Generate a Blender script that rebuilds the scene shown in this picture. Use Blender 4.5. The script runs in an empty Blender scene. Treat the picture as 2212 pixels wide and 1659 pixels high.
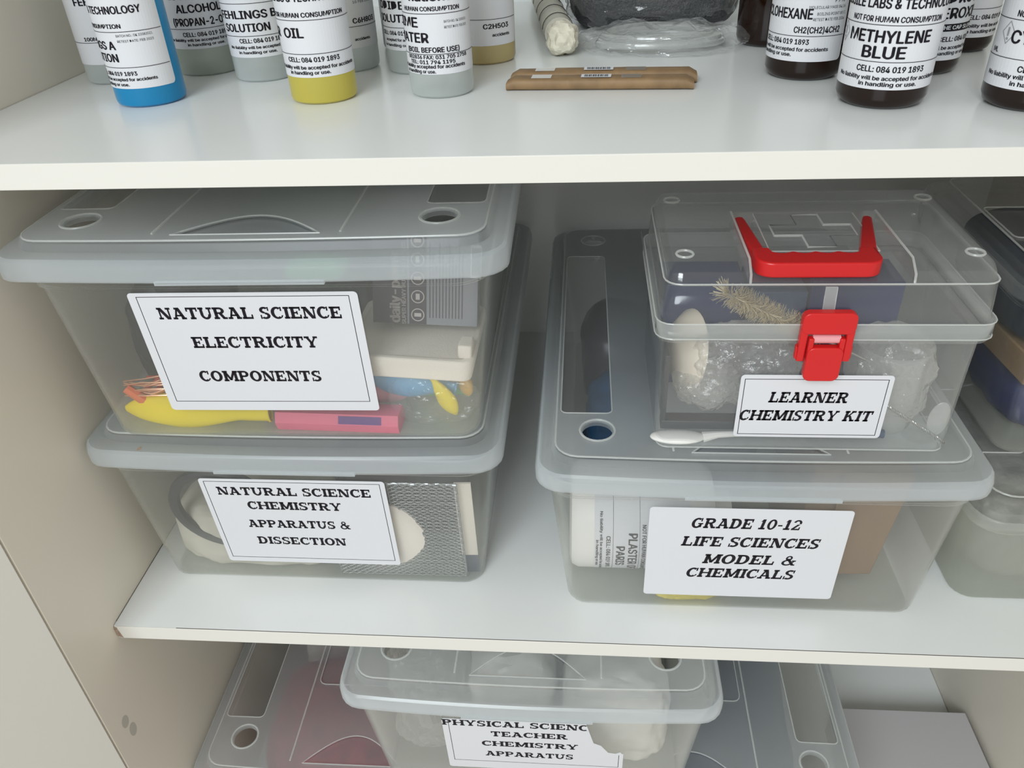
import bpy, bmesh, math, random
from mathutils import Vector, Matrix, noise

S = 0.001                                    # everything below is written in millimetres
sc = bpy.context.scene
COL = sc.collection
R = math.radians

# ------------------------------------------------------------------ camera, light, exposure
cam_d = bpy.data.cameras.new('camera')
cam_d.sensor_fit = 'HORIZONTAL'
cam_d.sensor_width = 36.0
cam_d.lens = 36.0 * 1710.2 / 2212.0
cam_d.clip_start = 0.01
cam = bpy.data.objects.new('camera', cam_d)
COL.objects.link(cam)
yaw, pitch, roll = R(-5.955), R(33.93), R(-2.878)
fw = Vector((math.sin(yaw) * math.cos(pitch), math.cos(yaw) * math.cos(pitch), -math.sin(pitch)))
rt0 = Vector((math.cos(yaw), -math.sin(yaw), 0))
up0 = rt0.cross(fw)
rt = math.cos(roll) * rt0 + math.sin(roll) * up0
up = -math.sin(roll) * rt0 + math.cos(roll) * up0
m = Matrix((rt, up, -fw)).transposed().to_4x4()
m.translation = Vector((424.6, -437.9, 141.8)) * S
cam.matrix_world = m
sc.camera = cam

world = bpy.data.worlds.new('daylit_room')
sc.world = world
world.use_nodes = True
bg = world.node_tree.nodes['Background']
bg.inputs[0].default_value = (1.0, 0.965, 0.89, 1)
bg.inputs[1].default_value = 0.66

def window_light(name, loc, target, w, h, power, colour):
    ld = bpy.data.lights.new(name, 'AREA')
    ld.shape = 'RECTANGLE'
    ld.size, ld.size_y, ld.energy, ld.color = w, h, power, colour
    o = bpy.data.objects.new(name, ld)
    COL.objects.link(o)
    o.location = loc
    o.rotation_euler = (Vector(target) - Vector(loc)).to_track_quat('-Z', 'Y').to_euler()
    return o
window_light('window_daylight', (-0.25, -2.2, 1.40), (0.45, 0.1, -0.4), 1.3, 1.0, 53, (0.88, 0.96, 1.0))

sc.view_settings.view_transform = 'Standard'
sc.view_settings.look = 'None'
sc.view_settings.exposure = 0.0
sc.view_settings.gamma = 1.0
sc.view_settings.use_curve_mapping = False
sc.cycles.max_bounces = 14
sc.cycles.transparent_max_bounces = 48
sc.cycles.sample_clamp_indirect = 6.0

# ------------------------------------------------------------------ materials
def nodes(name):
    mt = bpy.data.materials.new(name)
    mt.use_nodes = True
    nt = mt.node_tree
    nt.nodes.clear()
    out = nt.nodes.new('ShaderNodeOutputMaterial')
    return mt, nt, out

def plain(name, c, rough=0.5, metal=0.0, spec=0.5, var=0.0, scale=60.0, bump=0.0, bscale=400.0, c2=None):
    mt, nt, out = nodes(name)
    b = nt.nodes.new('ShaderNodeBsdfPrincipled')
    b.inputs['Base Color'].default_value = (*c, 1)
    b.inputs['Roughness'].default_value = rough
    b.inputs['Metallic'].default_value = metal
    b.inputs['Specular IOR Level'].default_value = spec
    tc = nt.nodes.new('ShaderNodeTexCoord')
    if var or c2:
        n = nt.nodes.new('ShaderNodeTexNoise')
        n.inputs['Scale'].default_value = scale
        n.inputs['Detail'].default_value = 4
        nt.links.new(tc.outputs['Object'], n.inputs['Vector'])
        r = nt.nodes.new('ShaderNodeValToRGB')
        d = c2 if c2 else tuple(x * (1 - var) for x in c)
        r.color_ramp.elements[0].position, r.color_ramp.elements[1].position = 0.35, 0.65
        r.color_ramp.elements[0].color = (*d, 1)
        r.color_ramp.elements[1].color = (*c, 1)
        nt.links.new(n.outputs['Fac'], r.inputs['Fac'])
        nt.links.new(r.outputs['Color'], b.inputs['Base Color'])
    if bump:
        n2 = nt.nodes.new('ShaderNodeTexNoise')
        n2.inputs['Scale'].default_value = bscale
        nt.links.new(tc.outputs['Object'], n2.inputs['Vector'])
        bp = nt.nodes.new('ShaderNodeBump')
        bp.inputs['Strength'].default_value = bump
        bp.inputs['Distance'].default_value = 0.001
        nt.links.new(n2.outputs['Fac'], bp.inputs['Height'])
        nt.links.new(bp.outputs['Normal'], b.inputs['Normal'])
    nt.links.new(b.outputs['BSDF'], out.inputs['Surface'])
    return mt

def sheet_plastic(name, c, haze, rough=0.2, gloss=1.0, tint=(1, 1, 1), bump=0.0, bscale=200.0, var=0.0, back=0.5):
    """clear / milky plastic wall: part of the light passes straight, part is scattered by the plastic; the longer
    the way through the wall the more is scattered; the surface reflects by Fresnel's law."""
    mt, nt, out = nodes(name)
    N, L = nt.nodes, nt.links
    lw = N.new('ShaderNodeLayerWeight'); lw.inputs['Blend'].default_value = 0.5     # Facing = 1 - |cos|
    cosn = N.new('ShaderNodeMath'); cosn.operation = 'SUBTRACT'; cosn.inputs[0].default_value = 1.0
    L.new(lw.outputs['Facing'], cosn.inputs[1])
    mx = N.new('ShaderNodeMath'); mx.operation = 'MAXIMUM'; mx.inputs[1].default_value = 0.25
    L.new(cosn.outputs[0], mx.inputs[0])
    inv = N.new('ShaderNodeMath'); inv.operation = 'DIVIDE'; inv.inputs[0].default_value = 1.0
    L.new(mx.outputs[0], inv.inputs[1])
    pw = N.new('ShaderNodeMath'); pw.operation = 'POWER'; pw.inputs[0].default_value = 1 - haze
    L.new(inv.outputs[0], pw.inputs[1])
    al = N.new('ShaderNodeMath'); al.operation = 'SUBTRACT'; al.inputs[0].default_value = 1.0
    L.new(pw.outputs[0], al.inputs[1])
    tr = N.new('ShaderNodeBsdfTransparent'); tr.inputs[0].default_value = (*tint, 1)
    df = N.new('ShaderNodeBsdfDiffuse'); df.inputs[0].default_value = (*c, 1)
    tl = N.new('ShaderNodeBsdfTranslucent'); tl.inputs[0].default_value = (*c, 1)
    mb = N.new('ShaderNodeMixShader'); mb.inputs[0].default_value = back
    L.new(df.outputs[0], mb.inputs[1]); L.new(tl.outputs[0], mb.inputs[2])
    mh = N.new('ShaderNodeMixShader')
    L.new(al.outputs[0], mh.inputs[0]); L.new(tr.outputs[0], mh.inputs[1]); L.new(mb.outputs[0], mh.inputs[2])
    f5 = N.new('ShaderNodeMath'); f5.operation = 'POWER'; f5.inputs[1].default_value = 5.0
    L.new(lw.outputs['Facing'], f5.inputs[0])
    fr = N.new('ShaderNodeMath'); fr.operation = 'MULTIPLY_ADD'
    fr.inputs[1].default_value = 0.9 * gloss; fr.inputs[2].default_value = 0.04 * gloss
    L.new(f5.outputs[0], fr.inputs[0])
    gl = N.new('ShaderNodeBsdfGlossy'); gl.inputs['Roughness'].default_value = rough
    gl.inputs[0].default_value = (1, 1, 1, 1)
    mf = N.new('ShaderNodeMixShader')
    L.new(fr.outputs[0], mf.inputs[0]); L.new(mh.outputs[0], mf.inputs[1]); L.new(gl.outputs[0], mf.inputs[2])
    if bump:
        tc = N.new('ShaderNodeTexCoord')
        n2 = N.new('ShaderNodeTexNoise'); n2.inputs['Scale'].default_value = bscale; n2.inputs['Detail'].default_value = 3
        L.new(tc.outputs['Object'], n2.inputs['Vector'])
        bp = N.new('ShaderNodeBump'); bp.inputs['Strength'].default_value = bump; bp.inputs['Distance'].default_value = 0.002
        L.new(n2.outputs['Fac'], bp.inputs['Height'])
        L.new(bp.outputs['Normal'], gl.inputs['Normal']); L.new(bp.outputs['Normal'], df.inputs['Normal'])
    L.new(mf.outputs[0], out.inputs['Surface'])
    return mt

M = {}
M['melamine'] = plain('white_melamine', (0.78, 0.80, 0.795), 0.22, spec=0.5)
M['panel'] = plain('warm_lit_melamine', (0.78, 0.73, 0.635), 0.38, spec=0.4)  # same melamine as the shelves, warm room bounce mixed into its colour
M['door'] = plain('cupboard_door', (0.73, 0.71, 0.66), 0.4, spec=0.4)
M['edging'] = plain('shelf_edging', (0.76, 0.745, 0.70), 0.4)
M['seam'] = plain('dark_seam', (0.10, 0.09, 0.08), 0.8)
M['chip'] = plain('bare_chipboard', (0.45, 0.33, 0.25), 0.9, var=0.4, scale=500)
M['smudge'] = plain('grey_smudge', (0.52, 0.49, 0.43), 0.7)
M['frost'] = sheet_plastic('frosted_plastic', (0.82, 0.84, 0.80), 0.10, 0.22, 0.8, back=0.78)
M['arch'] = sheet_plastic('thumb_recess', (0.66, 0.71, 0.75), 0.18, 0.3, 0.8, back=0.7)
M['base'] = sheet_plastic('textured_box_base', (0.76, 0.78, 0.72), 0.34, 0.3, 0.6, back=0.7)
M['lid'] = sheet_plastic('milky_lid_plastic', (0.76, 0.80, 0.82), 0.29, 0.38, 0.7, back=0.78)
M['rim'] = sheet_plastic('milky_rim_plastic', (0.80, 0.85, 0.88), 0.38, 0.25, 0.8, back=0.55)
M['pane'] = sheet_plastic('clear_lid_panel', (0.8, 0.82, 0.82), 0.05, 0.12, 0.8)
M['ridge'] = sheet_plastic('moulded_ridge', (0.88, 0.90, 0.88), 0.34, 0.25, 0.8, back=0.35)
M['clearbox'] = sheet_plastic('clear_box_plastic', (0.78, 0.82, 0.80), 0.025, 0.12, 0.9)
M['kit'] = sheet_plastic('clear_kit_plastic', (0.80, 0.84, 0.84), 0.055, 0.10, 1.0)
M['kitflange'] = sheet_plastic('kit_rim_plastic', (0.80, 0.84, 0.84), 0.30, 0.15, 1.0)
M['film'] = sheet_plastic('thin_clear_film', (0.85, 0.87, 0.87), 0.05, 0.12, 1.0, bump=0.9, bscale=90)
M['bubble'] = sheet_plastic('bubble_wrap', (0.86, 0.86, 0.83), 0.26, 0.10, 2.2, bump=1.0, bscale=230, back=0.6)
M['paper'] = plain('white_sticker_paper', (0.69, 0.70, 0.735), 0.6, spec=0.2)
M['ink'] = plain('black_ink', (0.012, 0.010, 0.014), 0.6, spec=0.2)
M['greyink'] = plain('grey_print', (0.30, 0.30, 0.32), 0.6)
M['red'] = plain('red_plastic', (0.62, 0.010, 0.012), 0.32)
M['pinkclear'] = plain('pinkish_hinge', (0.78, 0.35, 0.38), 0.3)
M['cap_white'] = plain('white_cap', (0.8, 0.8, 0.78), 0.4)
M['cap_black'] = plain('black_cap', (0.02, 0.02, 0.02), 0.4)
M['brown_glass'] = plain('brown_glass', (0.012, 0.004, 0.002), 0.08, spec=0.35)
M['b_blue'] = sheet_plastic('blue_bottle', (0.015, 0.33, 0.66), 0.93, 0.3, 0.8, back=0.35)
M['b_yellow'] = sheet_plastic('yellow_bottle', (0.72, 0.63, 0.12), 0.88, 0.3, 0.8, back=0.35)
M['b_amber'] = sheet_plastic('amber_bottle', (0.66, 0.55, 0.28), 0.88, 0.3, 0.8, back=0.35)
M['b_clear'] = sheet_plastic('milky_bottle', (0.68, 0.73, 0.72), 0.62, 0.3, 0.8, back=0.4)
M['b_green'] = sheet_plastic('greyish_bottle', (0.55, 0.60, 0.55), 0.70, 0.3, 0.8, back=0.4)
M['b_steel'] = sheet_plastic('bluish_grey_bottle', (0.45, 0.53, 0.60), 0.72, 0.3, 0.8, back=0.4)
M['kraft'] = plain('kraft_paper', (0.28, 0.175, 0.085), 0.6, var=0.25, scale=90)
M['card'] = plain('brown_cardboard', (0.26, 0.165, 0.095), 0.8, var=0.1, scale=50)
M['tape'] = sheet_plastic('clear_tape', (0.75, 0.65, 0.5), 0.2, 0.15, 2.0)
M['news'] = plain('newspaper', (0.58, 0.56, 0.49), 0.8, var=0.12, scale=150)
M['newsend'] = plain('twisted_paper_end', (0.72, 0.68, 0.56), 0.8, var=0.15, scale=120)
M['filings'] = plain('dark_filings', (0.05, 0.053, 0.058), 0.5, c2=(0.015, 0.016, 0.018), scale=500, bump=1.0, bscale=700)
M['tube'] = sheet_plastic('clear_tubing', (0.75, 0.77, 0.76), 0.30, 0.1, 1.6)
M['yellow'] = plain('yellow_rubber', (0.82, 0.66, 0.02), 0.4, spec=0.3)
M['pink'] = plain('pink_card', (0.74, 0.15, 0.24), 0.5)
M['pinkrub'] = plain('pink_rubber', (0.72, 0.28, 0.36), 0.4)
M['bluerub'] = plain('blue_rubber', (0.12, 0.38, 0.66), 0.35)
M['greenrub'] = plain('green_rubber', (0.10, 0.55, 0.22), 0.4)
M['orange'] = plain('orange_rubber', (0.75, 0.42, 0.05), 0.4)
M['purple'] = plain('purple_print', (0.10, 0.03, 0.20), 0.5)
M['redorange'] = plain('orange_red_strip', (0.75, 0.16, 0.06), 0.4)
M['wire'] = plain('red_wire', (0.55, 0.07, 0.05), 0.35)
M['copper'] = plain('copper_strands', (0.85, 0.48, 0.32), 0.25, metal=0.9)
M['black'] = plain('black_plastic', (0.020, 0.022, 0.028), 0.45)
M['darkblue'] = plain('dark_blue', (0.03, 0.06, 0.13), 0.5)
M['navy'] = plain('navy_card', (0.02, 0.04, 0.09), 0.5)
M['deepnavy'] = plain('deep_navy_fabric', (0.010, 0.020, 0.042), 0.8, var=0.5, scale=40)
M['blue'] = plain('blue_plastic', (0.006, 0.016, 0.10), 0.5)
M['midblue'] = plain('mid_blue_cloth', (0.015, 0.07, 0.16), 0.7, var=0.4, scale=60)
M['foam'] = plain('polystyrene_foam', (0.80, 0.74, 0.66), 0.8, bump=0.4, bscale=600)
M['packgrey'] = plain('pack_grey', (0.26, 0.27, 0.30), 0.35)
M['packdark'] = plain('pack_dark', (0.05, 0.045, 0.06), 0.35)
M['packprint'] = plain('pack_print', (0.55, 0.50, 0.48), 0.5)
M['gauze'] = plain('steel_gauze', (0.36, 0.37, 0.37), 0.35, metal=0.8)
M['ceramic'] = plain('ceramic_disc', (0.78, 0.72, 0.66), 0.8, bump=0.5, bscale=300)
M['white'] = plain('white_plastic', (0.80, 0.79, 0.76), 0.45)
M['cream'] = plain('cream_porcelain', (0.78, 0.70, 0.58), 0.3)
M['bristle'] = plain('cream_bristle', (0.75, 0.64, 0.42), 0.6)
M['steel'] = plain('twisted_steel', (0.42, 0.42, 0.40), 0.35, metal=0.8)
M['gold'] = plain('gold_foil', (0.75, 0.62, 0.08), 0.22, metal=0.7, bump=0.7, bscale=150)
M['maroon'] = plain('maroon_cloth', (0.30, 0.030, 0.040), 0.8, var=0.4, scale=50)
M['tissue'] = plain('pale_tissue', (0.62, 0.585, 0.50), 0.9, var=0.2, scale=30, bump=0.6, bscale=60)
M['cotton'] = plain('cotton_wool', (0.72, 0.68, 0.58), 0.95, bump=1.0, bscale=300)
M['greycloth'] = plain('dark_grey_fabric', (0.10, 0.105, 0.12), 0.8, var=0.4, scale=40)
M['steelblue'] = plain('slate_blue_fabric', (0.075, 0.095, 0.135), 0.8, var=0.4, scale=30)
M['boxboard'] = plain('white_box_board', (0.50, 0.485, 0.495), 0.65, spec=0.3)
M['sand'] = plain('tan_item', (0.27, 0.175, 0.09), 0.7, var=0.2)
M['greywrap'] = plain('grey_bubble_sheet', (0.34, 0.345, 0.31), 0.55, var=0.35, scale=45, bump=0.8, bscale=150)
M['wrapwhite'] = plain('white_wrapped_pack', (0.74, 0.72, 0.67), 0.3, var=0.15, scale=40, bump=0.5, bscale=60)

# ------------------------------------------------------------------ mesh helpers (mm)
class MB:
    def __init__(s):
        s.v, s.f, s.m = [], [], []
    def add(s, vs, fs, mi=0):
        b = len(s.v)
        s.v += [tuple(x) for x in vs]
        s.f += [tuple(b + i for i in f) for f in fs]
        s.m += [mi] * len(fs)
        return b
    def box(s, x0, x1, y0, y1, z0, z1, mi=0):
        s.add([(x0, y0, z0), (x1, y0, z0), (x1, y1, z0), (x0, y1, z0), (x0, y0, z1), (x1, y0, z1), (x1, y1, z1), (x0, y1, z1)],
              [(0, 3, 2, 1), (4, 5, 6, 7), (0, 1, 5, 4), (1, 2, 6, 5), (2, 3, 7, 6), (3, 0, 4, 7)], mi)
    def loops(s, rings, mi=0, cap0=False, cap1=False, closed=True):
        n = len(rings[0])
        b = len(s.v)
        for r in rings: s.v += [tuple(p) for p in r]
        for k in range(len(rings) - 1):
            for i in range(n if closed else n - 1):
                j = (i + 1) % n
                s.f.append((b + k * n + i, b + k * n + j, b + (k + 1) * n + j, b + (k + 1) * n + i)); s.m.append(mi)
        if cap0: s.f.append(tuple(b + i for i in reversed(range(n)))); s.m.append(mi)
        if cap1: s.f.append(tuple(b + (len(rings) - 1) * n + i for i in range(n))); s.m.append(mi)
    def tube(s, pts, r, n=8, mi=0, closed=False, caps=True):
        pts = [Vector(p) for p in pts]
        rings = []
        k = len(pts)
        nrm = None
        for i, p in enumerate(pts):
            a = pts[(i - 1) % k] if (closed or i > 0) else p
            c = pts[(i + 1) % k] if (closed or i < k - 1) else p
            t = (c - a).normalized()
            if nrm is None:
                nrm = t.cross(Vector((0, 0, 1)))
                if nrm.length < 1e-3: nrm = t.cross(Vector((1, 0, 0)))
            nrm = (nrm - t * nrm.dot(t)).normalized()
            bn = t.cross(nrm)
            rr = r[i] if isinstance(r, (list, tuple)) else r
            rings.append([p + rr * (math.cos(q) * nrm + math.sin(q) * bn) for q in [2 * math.pi * j / n for j in range(n)]])
        if closed: rings.append(rings[0])
        s.loops(rings, mi, caps and not closed, caps and not closed)
    def lathe(s, prof, cx=0, cy=0, n=40, mi=0, z0=0, axis='z'):
        rings = []
        for r, z in prof:
            ring = []
            for j in range(n):
                a = 2 * math.pi * j / n
                u, w = r * math.cos(a), r * math.sin(a)
                ring.append((cx + u, cy + w, z0 + z) if axis == 'z' else (z0 + z, cx + u, cy + w))
            rings.append(ring)
        s.loops(rings, mi, prof[0][0] > 0, prof[-1][0] > 0)
    def blob(s, c, rad, amp=0.0, freq=0.02, seed=0, sub=4, rz=0.0, mi=0, flat=None, power=1.0):
        bm = bmesh.new()
        bmesh.ops.create_icosphere(bm, subdivisions=sub, radius=1.0)
        vs = []
        for v in bm.verts:
            d = v.co.normalized()
            q = Vector([math.copysign(abs(t) ** power, t) for t in d])
            p = Vector((q.x * rad[0], q.y * rad[1], q.z * rad[2]))
            if amp:
                w = p * freq + Vector((seed * 7.3, seed * 3.1, seed * 1.7))
                k = noise.noise(w) + 0.5 * noise.noise(w * 2.3) + 0.25 * noise.noise(w * 5.1)
                p += d * amp * k
            if flat is not None and p.z < -flat: p.z = -flat
            if rz: p = Matrix.Rotation(rz, 3, 'Z') @ p
            vs.append(p + Vector(c))
        s.add(vs, [tuple(v.index for v in f.verts) for f in bm.faces], mi)
        bm.free()
    def build(s, name, mats, parent=None, angle=35, recalc=True, origin=None, weld=0.0):
        me = bpy.data.meshes.new(name)
        o3 = Vector(origin) if origin is not None else Vector((0, 0, 0))
        me.from_pydata([((Vector(v) - o3) * S) for v in s.v], [], s.f)
        for mt in (mats if isinstance(mats, (list, tuple)) else [mats]): me.materials.append(mt)
        for p, i in zip(me.polygons, s.m): p.material_index = i
        if recalc:
            bm = bmesh.new(); bm.from_mesh(me)
            if weld: bmesh.ops.remove_doubles(bm, verts=bm.verts, dist=weld * S)
            bmesh.ops.recalc_face_normals(bm, faces=bm.faces)
            bm.to_mesh(me); bm.free()
        if angle:
            me.polygons.foreach_set('use_smooth', [True] * len(me.polygons))
            me.set_sharp_from_angle(angle=R(angle))
        me.update()
        o = bpy.data.objects.new(name, me)
        COL.objects.link(o)
        if parent is not None: o.parent = parent
        elif origin is not None: o.location = o3 * S
        return o

def tag(o, label, cat, group=None, kind=None):
    o['label'] = label; o['category'] = cat
    if group: o['group'] = group
    if kind: o['kind'] = kind
    return o
def thing(name, label, cat, loc=(0, 0, 0), rz=0.0, group=None):
    o = bpy.data.objects.new(name, None)
    COL.objects.link(o)
    o.empty_display_size = 0.02
    o.location = Vector(loc) * S
    o.rotation_euler = (0, 0, rz)
    return tag(o, label, cat, group)
def bevel(o, w, seg=2):
    b = o.modifiers.new('bevel', 'BEVEL'); b.width = w * S; b.segments = seg; b.limit_method = 'ANGLE'; b.angle_limit = R(40)
    return o
def solid(o, t, off=-1):
    b = o.modifiers.new('thickness', 'SOLIDIFY'); b.thickness = t * S; b.offset = off; b.use_even_offset = False
    return o

def rrect(w, d, r, z, nc=5, ne=10, bow=0.0, cx=0.0, cy=0.0):
    pts = []
    r = max(r, 0.5)
    def bowed(x, y, sgn): return (cx + x, cy + y + sgn * bow * max(0, 1 - (2 * x / w) ** 2), z)
    for i in range(ne):
        x = -w / 2 + r + (w - 2 * r) * i / ne; pts.append(bowed(x, -d / 2, -1))
    for i in range(nc):
        a = -math.pi / 2 + math.pi / 2 * i / nc; pts.append(bowed(w / 2 - r + r * math.cos(a), -d / 2 + r + r * math.sin(a), -1))
    for i in range(ne):
        y = -d / 2 + r + (d - 2 * r) * i / ne; pts.append((cx + w / 2, cy + y, z))
    for i in range(nc):
        a = math.pi / 2 * i / nc; pts.append(bowed(w / 2 - r + r * math.cos(a), d / 2 - r + r * math.sin(a), 1))
    for i in range(ne):
        x = w / 2 - r - (w - 2 * r) * i / ne; pts.append(bowed(x, d / 2, 1))
    for i in range(nc):
        a = math.pi / 2 + math.pi / 2 * i / nc; pts.append(bowed(-w / 2 + r + r * math.cos(a), d / 2 - r + r * math.sin(a), 1))
    for i in range(ne):
        y = d / 2 - r - (d - 2 * r) * i / ne; pts.append((cx - w / 2, cy + y, z))
    for i in range(nc):
        a = math.pi + math.pi / 2 * i / nc; pts.append(bowed(-w / 2 + r + r * math.cos(a), -d / 2 + r + r * math.sin(a), -1))
    return pts

def fill_holes(outer, holes):
    """flat face with holes -> (verts, tris)"""
    bm = bmesh.new()
    ed = []
    for lp in [outer] + holes:
        vs = [bm.verts.new(p) for p in lp]
        for i in range(len(vs)): ed.append(bm.edges.new((vs[i], vs[(i + 1) % len(vs)])))
    bmesh.ops.triangle_fill(bm, edges=ed, use_beauty=True, normal=(0, 0, 1))
    bm.verts.index_update()
    out = [tuple(v.co) for v in bm.verts], [tuple(v.index for v in f.verts) for f in bm.faces]
    bm.free()
    return out

# ------------------------------------------------------------------ lettering
_sans = {}
try:                                         # Blender's own interface typeface, else its built-in one
    _font = bpy.data.fonts.load(bpy.utils.system_resource('DATAFILES', path='fonts') + '/Inter.woff2')
except Exception:
    _font = None
def sans(txt, bold=True):
    key = (txt, bold)
    if key in _sans: return _sans[key]
    cu = bpy.data.curves.new('lettering', 'FONT')
    cu.body = txt; cu.resolution_u = 2
    if _font: cu.font = _font
    o = bpy.data.objects.new('lettering', cu); COL.objects.link(o)
    dg = bpy.context.evaluated_depsgraph_get()
    ev = o.evaluated_get(dg); me = ev.to_mesh()
    vs = [(v.co.x, v.co.y) for v in me.vertices]; fs = [tuple(p.vertices) for p in me.polygons]
    ev.to_mesh_clear()
    bpy.data.objects.remove(o); bpy.data.curves.remove(cu)
    cap = 0.51 if _font else 0.682
    vs = [(x / cap, y / cap) for x, y in vs]
    if bold:                                 # thicken the strokes by overlaying shifted copies
        v0, f0 = vs, fs
        vs, fs = [], []
        for dx, dy in ((-.058, 0), (.058, 0), (0, -.028), (0, .028)):
            b = len(vs)
            vs += [(x + dx, y + dy) for x, y in v0]; fs += [tuple(b + i for i in f) for f in f0]
    x0 = min(v[0] for v in vs); x1 = max(v[0] for v in vs)
    _sans[key] = ([(x - x0, y) for x, y in vs], fs, x1 - x0)
    return _sans[key]

def arc(cx, cy, rx, ry, a0, a1, wx, wy, n=14):
    """elliptic band"""
    q = []
    for i in range(n):
        t0, t1 = R(a0 + (a1 - a0) * i / n), R(a0 + (a1 - a0) * (i + 1) / n)
        q.append([(cx + rx * math.cos(t0), cy + ry * math.sin(t0)), (cx + rx * math.cos(t1), cy + ry * math.sin(t1)),
                  (cx + (rx - wx) * math.cos(t1), cy + (ry - wy) * math.sin(t1)), (cx + (rx - wx) * math.cos(t0), cy + (ry - wy) * math.sin(t0))])
    return q
def rc(x0, y0, x1, y1): return [[(x0, y0), (x1, y0), (x1, y1), (x0, y1)]]
def sl(xa, ya, xb, yb, w): return [[(xa, ya), (xa + w, ya), (xb + w, yb), (xb, yb)]]
W_, T_ = 0.26, 0.165         # stem and slab weights of a bold slab-serif face
def stem(x, s=0.09, top=True, bot=True):
    q = rc(x, 0, x + W_, 1)
    if bot: q += rc(x - s, 0, x + W_ + s, T_)
    if top: q += rc(x - s, 1 - T_, x + W_ + s, 1)
    return q
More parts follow.
